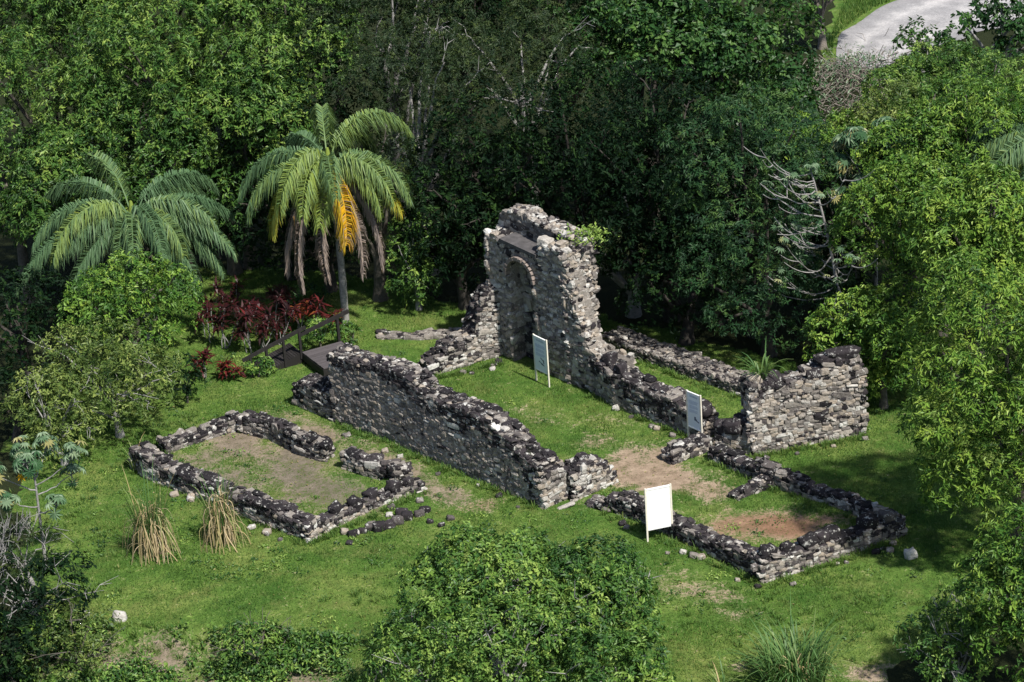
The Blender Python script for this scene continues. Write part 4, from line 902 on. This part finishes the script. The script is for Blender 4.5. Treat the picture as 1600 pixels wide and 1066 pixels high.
palm('palm_tree', 208, 345, 5.0, .15, [
    (120, 80, 5.2, 45, .28, 'live'), (150, 66, 5.0, 55, .32, 'live'), (220, 75, 4.2, 75, .38, 'live'), (40, 74, 4.6, 60, .26, 'live'), (300, 72, 3.8, 80, .36, 'live'), (185, 60, 4.4, 65, .24, 'live'), (170, 40, 4.4, 60, .24, 'live'), (195, 22, 4.8, 60, .22, 'live'), (210, 45, 3.6, 70, .28, 'live'), (250, 50, 3.0, 80, .34, 'live'), (280, 60, 3.2, 70, .32, 'live'), (-15, 30, 4.2, 60, .25, 'live'), (-35, 20, 4.0, 80, .26, 'live'),
    (15, 42, 4.4, 55, .24, 'live'), (30, 55, 4.2, 50, .26, 'live'), (60, 48, 3.8, 55, .24, 'live'), (-55, 10, 3.6, 86, .30, 'live'), (130, 38, 4.2, 55, .22, 'live'), (320, 55, 3.4, 75, .36, 'live'), (-5, 8, 3.8, 70, .28, 'live'), (225, 10, 3.8, 75, .28, 'live'), (0, 66, 3.8, 60, .30, 'live')],
    'lower spreading blue green palm on the left above the olive bushes', 6, fscale=1.06, ftint=.06)
palm('palm_tree', 1640, 225, 8, .16, [(az, e, 3.8, 70, .32, 'live') for az, e in ((180, 45), (200, 25), (165, 60), (220, 50), (240, 20), (90, 60), (0, 40), (300, 50), (140, 35), (190, 5))], 'palm at the right edge with only its frond tips showing', 8)

# ---- palmate leaved cecropias
def palmate(acc, rng, c, n, size, tint, stem=None, acc2=None):
    """umbrella leaves: nine lobes each"""
    if stem is not None:
        for q in c: acc2.tube(np.array([stem, (stem + q) / 2 + [0, 0, -.03], q]), [.014, .011, .008], 4)
    for _ in range(1):
        k = 9; m = len(c); an = np.tile(np.arange(k) / k * 2 * math.pi, m) + np.repeat(rng.uniform(0, 6, m), k)
        ax = np.repeat(nrm(n), k, 0); ref = nrm(np.cross(ax, [0.31, .77, .2])); r2 = np.cross(ax, ref)
        d = nrm(ref * np.cos(an)[:, None] + r2 * np.sin(an)[:, None] + ax * .1 + [0, 0, -.35])
        L = np.repeat(size * rng.uniform(.75, 1.2, m), k); leaves(acc, np.repeat(c, k, 0), d, ax, L, L * .3, np.repeat(tint, k), .12, .25)

def cecropia(name, px, py, h, branches, label, seed, nleaf=9, size=.38, bare=0, tr=.07):
    rng = np.random.RandomState(seed); p = P(px, py); z0 = float(terrain(p[0], p[1])); root = empty(name, (p[0], p[1], z0), label, 'tree')
    A = Acc(); B = Acc(); k = 8; s = np.linspace(0, 1, k)[:, None]; top = np.array([0.1, 0, h]); tr_ = np.array([0, 0, -.1]) + (top - [0, 0, -.1]) * s; A.tube(tr_, tr * (1.1 - .6 * s[:, 0]), 7)
    for f, az, el, ln, leafy in branches:
        st = top * f; a, e = math.radians(az), math.radians(el); q = np.linspace(0, 1, 8)
        pl = st + np.column_stack([np.cos(a) * np.cos(e) * ln * q, np.sin(a) * np.cos(e) * ln * q, np.sin(e) * ln * q + ln * .25 * (q ** 2)]) + rng.normal(0, .015, (8, 3))
        A.tube(pl, np.linspace(tr * .5, tr * .22, 8), 6)
        if leafy:
            m = nleaf; d = nrm(rng.normal(size=(m, 3)) + [0, 0, .7]); palmate(B, rng, pl[-1] + d * rng.uniform(.25, .5, (m, 1)), nrm(d + [0, 0, .8]), size, np.clip(rng.normal(.70, .2, m), 0, .93), pl[-1], A)
    m = nleaf; d = nrm(rng.normal(size=(m, 3)) + [0, 0, .7]); palmate(B, rng, top + d * rng.uniform(.25, .5, (m, 1)), nrm(d + [0, 0, .8]), size, np.clip(rng.normal(.62, .2, m), 0, .93), top, A)
    A.obj('trunk', MAT['bark_pale'], root, smooth=True); B.obj('crown', MAT['cecropia'], root); return root, top
c1, ctop = cecropia('silvery_sapling', 72, 890, 3.9, [(.75, 200, 25, 1.3, 1), (.8, -10, 25, 1.6, 1), (.85, 120, 30, 1.0, 1), (.7, 20, 10, 1.2, 1), (.6, 230, 20, 1.3, 1), (.9, 260, 40, .8, 1), (.55, -40, 10, .9, 1), (.85, 60, 40, 1.0, 1)], 'slender silvery sapling with umbrella leaves and one orange leaf, at the left edge', 21, 14, .25, tr=.055)
A = Acc(); palmate(A, np.random.RandomState(2), np.array([[-.2, -.5, 3.75]]), np.array([[.1, -.5, .6]]), .3, np.array([1.0])); A.obj('orange_leaf', MAT['cecropia'], c1)
cecropia('silvery_tree', 1368, 510, 6.9, [(.8, 190, 30, 1.6, 1), (.85, 20, 30, 1.4, 1), (.9, 120, 40, 1.2, 1), (.75, 240, 25, 1.6, 1), (.95, 300, 45, 1.0, 1), (.8, 160, 45, 1.8, 1), (.9, 210, 50, 1.6, 1), (.7, 200, 15, 1.5, 1), (.92, 60, 40, 1.4, 1)], 'blue green tree with big umbrella leaves left of the yellow green mangoes', 22, 26, .33, tr=.08)

def bare_tree(px, py, h, label, seed):
    rng = np.random.RandomState(seed); p = P(px, py); root = empty('bare_tree', (p[0], p[1], float(terrain(p[0], p[1]))), label, 'tree')
    A = Acc(); B = Acc(); q = np.linspace(0, 1, 10)[:, None]; top = np.array([-.5, 0, h]); tr = np.array([.7, .2, -.1]) * (1 - q) + top * q + np.column_stack([np.sin(q * 3) * .25, 0 * q, 0 * q]); A.tube(tr, np.linspace(.09, .03, 10), 7)
    tips = []
    for k in range(36):
        f = rng.uniform(.36, .97); st = np.array([np.interp(f * 9, np.arange(10), tr[:, c_]) for c_ in range(3)]); az = math.radians(rng.uniform(120, 290)); sag = rng.uniform(-.5, .15); lift = rng.uniform(.3, .9); ln = rng.uniform(.7, 3.0) * (1.25 - f * .5)
        s = np.linspace(0, 1, 9); pl = st + np.column_stack([np.cos(az) * ln * s, np.sin(az) * ln * s, ln * (sag * s + lift * s ** 2.2)]) + np.cumsum(rng.normal(0, .022, (9, 3)), 0); A.tube(pl, rng.uniform(.6, 1.1) * np.linspace(.034, .011, 9), 5)
        for _ in range(rng.randint(1, 4)):
            j = rng.randint(2, 8); a2 = az + rng.choice([-1, 1]) * rng.uniform(.4, .9); l2 = ln * rng.uniform(.25, .6); A.tube(pl[j] + np.column_stack([np.cos(a2) * l2 * s, np.sin(a2) * l2 * s, l2 * .5 * s ** 2]), np.linspace(.025, .012, 9), 5)
        if rng.rand() < .7: tips.append(pl[-1])
    tips = np.array(tips + [top, top + [.1, 0, .2]]); c = np.repeat(tips, 3, 0) + rng.normal(0, .12, (len(tips) * 3, 3)); palmate(B, rng, c, nrm(rng.normal(0, .4, c.shape) + [0, 0, 1.]), .21, np.clip(rng.normal(.78, .15, len(c)), 0, .92))
    A.obj('trunk', MAT['bark_pale'], root, smooth=True); B.obj('crown', MAT['cecropia'], root)
bare_tree(1292, 578, 7.9, 'pale nearly leafless tree with curved bare branches on the right', 31)

# ---- red leaved ti plants
def ti(px, py, stems, hmax, tint, label, seed, group=None, size=.42):
    rng = np.random.RandomState(seed); p = P(px, py); root = empty('ti_plant', (p[0], p[1], float(terrain(p[0], p[1]))), label, 'plant', group)
    A = Acc(); B = Acc()
    for k in range(stems):
        h = hmax * rng.uniform(.45, 1.0); e = np.array([rng.normal(0, .35), rng.normal(0, .35), h]); b = np.array([rng.normal(0, .12), rng.normal(0, .12), -.05]); q = np.linspace(0, 1, 6)[:, None]
        A.tube(b + (e - b) * q + rng.normal(0, .02, (6, 3)), np.linspace(.022, .014, 6), 5)
        m = 26; d = nrm(rng.normal(size=(m, 3)) * [1, 1, .6] + [0, 0, .35]); L = size * rng.uniform(.7, 1.25, m)
        leaves(B, e + rng.normal(0, .05, (m, 3)) - [0, 0, 1] * rng.uniform(0, .3, (m, 1)), d, np.tile([0, 0, 1.], (m, 1)), L, L * .24, rng.normal(tint, .15, m), .15, .25)
    A.obj('stems', MAT['bark_pale'], root, smooth=True); B.obj('leaves', MAT['ti'], root)
    return root
k = 0
for x, y in ((345, 505), (375, 512), (400, 525), (425, 520), (355, 545), (390, 555), (330, 530), (440, 540), (415, 550), (450, 505)):
    k += 1; ti(x, y, 5, 1.7, .17 + .04 * (k % 4), 'dark maroon leaved ti plant in the bed behind the handrail', 200 + k, 'dark ti plants behind the handrail')
ti(352, 590, 4, .8, .58, 'dark red low ti plant standing in front of the dark bed', 220, size=.4)
ti(318, 590, 4, 1.2, .5, 'red and green ti plant beside the olive bush', 221)
ti(470, 520, 5, 1.3, .85, 'orange red ti plant nearest the tall palm trunk, on its left', 222)
ti(500, 525, 5, 1.5, .55, 'deep red ti plant under the palm trunk above the deck', 223)
def lowshrub(name, cx, cy, hc, R, style, label, lr=.35, nl=14): return tree(name, cx, cy, hc, R, style, label, 'shrub', lr=lr, nl=nl, trunk=.04, nlimb=5)
lowshrub('low_shrub', 545, 522, .5, (.5, .5, .5), 'shrub', 'small lime green shrub at the top end of the handrail', .25)
lowshrub('low_shrub', 500, 520, .7, (.7, .6, .6), 'shrub', 'green shrub growing among the red plants by the palm trunk', .3)
lowshrub('low_shrub', 400, 575, .35, (.8, .5, .4), 'shrub', 'low green shrub under the handrail of the ramp', .25)
lowshrub('low_shrub', 480, 465, .6, (.9, .6, .6), 'feather', 'blue green low shrub on the far grass behind the red plants', .3)

def tower_fern():
    rng = np.random.RandomState(9); root = tag(None or bpy.data.objects.new('fern', None), 'bright green fern tuft growing on the right end of the tower top', 'plant'); COL.objects.link(root); root.location = TW(TL0 - .25, 1.35, 5.2)
    A = Acc(); m = 620; b = rng.normal(0, .22, (m, 3)) * [1.6, 1.2, .5] + [0, 0, .08]; d = nrm(rng.normal(size=(m, 3)) + [0, 0, .5]); L = rng.uniform(.1, .2, m)
    leaves(A, b, d, np.tile([0, 0, 1.], (m, 1)), L, L * .45, rng.normal(.85, .1, m)); A.obj('leaves', MAT['shrub'], root)
    A = Acc()
    for q in range(7): A.tube(np.array([[0, 0, -.15], rng.normal(0, .1, 3), rng.normal(0, .2, 3) + [0, 0, .1]]), [.012, .01, .005], 4)
    A.obj('stems', MAT['bark'], root)
tower_fern()

# ---- tall grass clumps
def blades(acc, rng, n, R, h, out, tint, ts, w=.022, droop=1.0, z0=0.0, c=(0, 0)):
    k = 7; s = np.linspace(0, 1, k); an = rng.uniform(0, 2 * math.pi, n); r = R * np.sqrt(rng.rand(n))
    b = np.column_stack([c[0] + np.cos(an) * r, c[1] + np.sin(an) * r, np.full(n, z0)])
    az = an + rng.normal(0, .7, n); L = h * rng.uniform(.55, 1.15, n); o = out * rng.uniform(.3, 1.2, n); dr = droop * rng.uniform(.4, 1.3, n)
    hx = (L * o)[:, None] * (s[None] * .4 + .6 * s[None] ** 2); hz = L[:, None] * (s[None] - dr[:, None] * .55 * s[None] ** 3)
    p = np.stack([b[:, :1] + np.cos(az)[:, None] * hx, b[:, 1:2] + np.sin(az)[:, None] * hx, b[:, 2:] + hz], -1)
    sd = np.stack([-np.sin(az), np.cos(az), 0 * az], -1)[:, None] * (w * (1 - s ** 2 * .85))[None, :, None]
    V = np.stack([p - sd, p + sd], 2).reshape(-1, 3); i = (np.arange(n)[:, None] * k + np.arange(k - 1)[None]) * 2
    acc.add(V, np.stack([i, i + 1, i + 3, i + 2], -1).reshape(-1, 4), np.clip(np.repeat(rng.normal(tint, ts, n), k * 2), 0, 1))

def clump(name, px, py, label, seed, R, green, dry, z=None):
    rng = np.random.RandomState(seed); p = P(px, py, z or 0); z0 = float(terrain(p[0], p[1])) if z is None else z
    root = empty(name, (p[0], p[1], z0), label, 'grass clump'); 
    A = Acc(); blades(A, rng, *green); A.obj('green_blades', MAT['reed'], root)
    if dry:
        A = Acc(); n, h0, h = dry
        for q in range(n):     # dead leaves hang from the canes
            a = rng.uniform(0, 2 * math.pi); r = R * rng.uniform(.2, .9); t0 = rng.uniform(.2, 1.0) ** .8 * h0 * (1 - .5 * r / R); x, y = math.cos(a) * r, math.sin(a) * r; o = rng.uniform(.02, .9) ** 2
            a += rng.normal(0, .5)
            s = np.linspace(0, 1, 7); ll = min(h * rng.uniform(.6, 1.1), t0 + .05); k1, k2 = rng.uniform(-.12, .12, 2); pl = np.column_stack([x + np.cos(a) * o * s ** .7 + k1 * np.sin(s * 4), y + np.sin(a) * o * s ** .7 + k2 * np.sin(s * 4), t0 + rng.uniform(.05, .3) * np.sin(s * 3) - ll * s ** rng.uniform(1.2, 2.2)])
            sd = np.array([-math.sin(a), math.cos(a), 0]) * rng.uniform(.007, .018); V = np.stack([pl - sd, pl + sd], 1).reshape(-1, 3); i = np.arange(6)[:, None] * 2; A.add(V, i + np.array([[0, 1, 3, 2]]), np.clip(rng.normal(.92, .07), 0, 1))
        for q in range(14):
            a, r = rng.uniform(0, 6.28), R * rng.uniform(0, .6); A.tube(np.array([[math.cos(a) * r, math.sin(a) * r, -.05], [math.cos(a) * r * 1.2, math.sin(a) * r * 1.2, h0 * .7]]), [.018, .012], 5, .88)
        A.obj('dry_blades', MAT['reed'], root)
    return root
clump('dry_grass_clump', 240, 862, 'taller dry cane grass clump, the left one below the left room', 301, .5, (150, .42, 3.4, .26, .52, .16, .017, .75), (270, 2.1, 1.7))
clump('dry_grass_clump', 348, 845, 'narrow dry cane grass clump in front of the lichen wall, the right one', 302, .4, (80, .3, 3.1, .26, .55, .16, .017, .75), (190, 2.1, 1.8))
clump('reed_clump', 1242, 1068, 'big green reed clump at the bottom edge on the right', 303, .9, (330, .85, 2.1, .6, .45, .12, .026, .9), (40, .9, .8))
clump('reed_clump', 1130, 1075, 'few thin reed stems at the bottom edge left of the big reed clump', 304, .2, (16, .2, 1.0, .7, .6, .15, .02, 1.0), None)
clump('wall_grass_tuft', 1190, 592, 'bright green grass tuft growing on top of the tan wall', 305, .2, (42, .18, 1.25, .85, .42, .1, .03, .9), None, z=2.55)
clump('corner_grass_tuft', 213, 735, 'pale grass tuft at the far left corner of the left room', 306, .12, (26, .12, 1.35, .6, .65, .12, .018, .9), None)

# ---- brush pile by the road
def brush():
    rng = np.random.RandomState(50); p = P(1325, 135); root = empty('brush_pile', p, 'pile of dry grey branches at the end of the road', 'brush pile'); A = Acc()
    for k in range(480):
        x, y = rng.normal(0, 1.3), rng.normal(0, 2.6); x += .35 * y + .5 * math.sin(y * 1.7); z = max(.05, 1.1 * math.exp(-(x * x + y * y * .6) / 5) * rng.rand()); a = rng.uniform(0, 6.28); l = rng.uniform(.4, 1.5); d = np.array([math.cos(a), math.sin(a), rng.normal(.1, .55)]) * l / 2
        c = np.array([x, y, z]); A.tube(np.array([c - d, c + rng.normal(0, .06, 3), c + d]), [rng.uniform(.01, .035), .014, .007], 4)
    A.obj('branches', MAT['bark_mid'], root)
    A = Acc(); m = 1300; x, y = rng.normal(0, 1.5, m), rng.normal(0, 2.8, m); b = np.column_stack([x + .25 * y, y, 1.1 * np.exp(-(x * x + y * y * .6) / 6) * rng.uniform(.3, 1.3, m) + .05]); d = nrm(rng.normal(size=(m, 3))); L = rng.uniform(.1, .3, m)
    leaves(A, b, d, np.tile([0, 0, 1.], (m, 1)), L, L * .3, rng.uniform(.5, .92, m)); A.obj('withered_leaves', MAT['cecropia'], root)
brush()

# ---- grass blades of the lawn, far too many to count
def lawn():
    rng = np.random.RandomState(90); n = 560000
    lo, hi = LAWN.min(0), LAWN.max(0); lo = np.maximum(lo, [-22, -28]); x = rng.uniform(lo[0], hi[0], n); y = rng.uniform(lo[1], hi[1], n)
    d, _ = dirt_at(x, y); thick = fbm(x * .7, y * .7, 61, 4)
    keep = (wood_floor_at(x, y) < .5) & (rng.rand(n) > d * 1.25) & (rng.rand(n) < .25 + thick * 1.1)
    x, y, thick = x[keep], y[keep], thick[keep]; n = len(x); z = terrain(x, y)
    h = rng.uniform(.04, .10, n) * (.6 + thick * 1.0) * (1 + 1.4 * (rng.rand(n) < .03)); an = rng.uniform(0, 6.28, n); sd = np.column_stack([np.cos(an), np.sin(an), 0 * an]) * .013
    b = np.column_stack([x, y, z - .01]); e = b + np.column_stack([rng.normal(0, .035, n), rng.normal(0, .035, n), h])
    A = Acc(); tn = np.clip(rng.normal(.40, .15, n) + (fbm(x * .45, y * .45, 63, 4) - .5) * .8, 0, .85)
    A.add(np.stack([b - sd, b + sd, e], 1).reshape(-1, 3), np.arange(n * 3).reshape(-1, 3), np.repeat(tn, 3))
    tag(A.obj('grass', MAT['blade']), 'short green grass of the lawn round the ruins', 'grass', kind='stuff')
    A = Acc(); n = 26000; l0, h0 = LAWN2.min(0), LAWN2.max(0); x = rng.uniform(l0[0], h0[0], n); y = rng.uniform(l0[1], h0[1], n); kp = inside(LAWN2, x, y) & (np.min(np.hypot(x[:, None] - c2[None, :, 0], y[:, None] - c2[None, :, 1]) - w2[None] * 1.05, axis=1) > 0); x, y = x[kp], y[kp]; n = len(x); z = terrain(x, y)
    h = rng.uniform(.1, .4, n) * (.4 + fbm(x * .6, y * .6, 65, 3)); an = rng.uniform(0, 6.28, n); sd = np.column_stack([np.cos(an), np.sin(an), 0 * an]) * .022; b = np.column_stack([x, y, z]); e = b + np.column_stack([rng.normal(0, .1, n), rng.normal(0, .1, n), h])
    A.add(np.stack([b - sd, b + sd, e], 1).reshape(-1, 3), np.arange(n * 3).reshape(-1, 3), np.repeat(np.clip(rng.normal(.38, .16, n) + (fbm(x * .4, y * .4, 66) - .5), 0, .85), 3)); tag(A.obj('verge_grass', MAT['blade']), 'rough long grass on the verge beside the pale road', 'grass', kind='stuff')
    # long tufts along wall feet, lawn edges and the bank
    A = Acc()
    feet = [((524, 662), (845, 792), .12, 60), ((206, 735), (482, 850), .12, 55), ((484, 850), (664, 768), .1, 30), ((947, 800), (1190, 910), .12, 45), ((1192, 911), (1412, 842), .1, 35), ((1176, 712), (1352, 683), .1, 30), ((925, 616), (1092, 690), .1, 35), ((1109, 720), (1392, 834), .1, 35), ((680, 590), (800, 560), .1, 20), ((939, 540), (1158, 622), .1, 30),
            ((300, 650), (200, 730), .6, 50), ((1100, 1000), (1420, 950), 1.6, 60), ((60, 760), (200, 940), .9, 40), ((1150, 600), (1300, 720), .5, 0), ((560, 900), (600, 1000), 1.2, 20), ((150, 985), (520, 1005), .35, 60)]
    for a, b, sp, m in feet:
        a, b = P(*a), P(*b)
        for q in range(int(m * 2.2)):
            f = rng.rand(); c = a + (b - a) * f + np.array([rng.normal(0, sp), rng.normal(0, sp) - .08, 0]); h = rng.uniform(.12, .34)
            blades(A, rng, 14, .1, h, .6, rng.uniform(.3, .6), .1, .012, .8, float(terrain(c[0], c[1])) - .02, (c[0], c[1]))
    tag(A.obj('grass_tufts', MAT['blade']), 'long grass along the wall feet and lawn edges', 'grass', kind='stuff')
    # broad leaved weeds scattered in the lawn, thickest at the lower left
    A = Acc(); c0 = P(270, 905); n = 900; x = np.where(rng.rand(n) < .4, rng.normal(c0[0], 3.0, n), rng.uniform(lo[0], hi[0], n)); y = np.where(rng.rand(n) < .4, rng.normal(c0[1], 2.0, n), rng.uniform(lo[1], hi[1], n))
    keep = (wood_floor_at(x, y) < .5) & (fbm(x * .6, y * .6, 81, 3) > .45); x, y = x[keep], y[keep]; n = len(x); k = 26; z = terrain(x, y); r = rng.uniform(.06, .22, n)
    b = np.repeat(np.column_stack([x, y, z + .02]), k, 0) + rng.normal(0, 1, (n * k, 3)) * np.repeat(r, k)[:, None] * [1, 1, .12]; b[:, 2] = np.maximum(b[:, 2], np.repeat(z, k) + .02)
    d = nrm(rng.normal(size=(n * k, 3)) + [0, 0, .7]); L = rng.uniform(.05, .12, n * k)
    leaves(A, b, d, np.tile([0, 0, 1.], (n * k, 1)), L, L * .55, np.repeat(rng.normal(.5, .25, n), k) + rng.normal(0, .1, n * k))
    tag(A.obj('lawn_weeds', MAT['shrub']), 'low broad leaved weeds scattered through the lawn', 'weeds', kind='stuff')
    # dry leaf bits and pebbles on the ground
    A = Acc(); n = 9000; x = rng.uniform(lo[0], hi[0], n); y = rng.uniform(lo[1], hi[1], n); d, _ = dirt_at(x, y); keep = (wood_floor_at(x, y) < .5) & (rng.rand(n) < .12 + d); x, y = x[keep], y[keep]; n = len(x)
    b = np.column_stack([x, y, terrain(x, y) + rng.uniform(.015, .05, n)]); dd = nrm(rng.normal(size=(n, 3)) * [1, 1, .2]); L = rng.uniform(.03, .11, n)
    leaves(A, b, dd, np.tile([0, 0, 1.], (n, 1)), L, L * .6, rng.uniform(.72, 1.0, n)); tag(A.obj('leaf_litter', MAT['blade']), 'dry leaf bits scattered over grass and bare earth', 'leaf litter', kind='stuff')
    # weeds on the bank and on the floor of the wood's edge
    A = Acc(); n = 5500; x = rng.uniform(-19.5, -4.5, n); y0 = EDGE_A[1] + (x - EDGE_A[0]) * (EDGE_B[1] - EDGE_A[1]) / (EDGE_B[0] - EDGE_A[0]); y = y0 - rng.uniform(-.1, 5.0, n)
    keep = fbm(x * .8, y * .8, 71, 3) > .46; x, y = x[keep], y[keep]; n = len(x); z = terrain(x, y); k = 10
    b = np.repeat(np.column_stack([x, y, z + rng.uniform(0, .28, n)]), k, 0) + rng.normal(0, .12, (n * k, 3)); d = nrm(rng.normal(size=(n * k, 3)) + [0, 0, .4]); L = rng.uniform(.08, .2, n * k)
    leaves(A, b, d, np.tile([0, 0, 1.], (n * k, 1)), L, L * .5, np.repeat(rng.normal(.5, .22, n), k) + rng.normal(0, .08, n * k))
    tag(A.obj('weeds', MAT['shrub']), 'weedy ground cover on the bank below the lawn', 'ground cover', kind='stuff')
lawn()
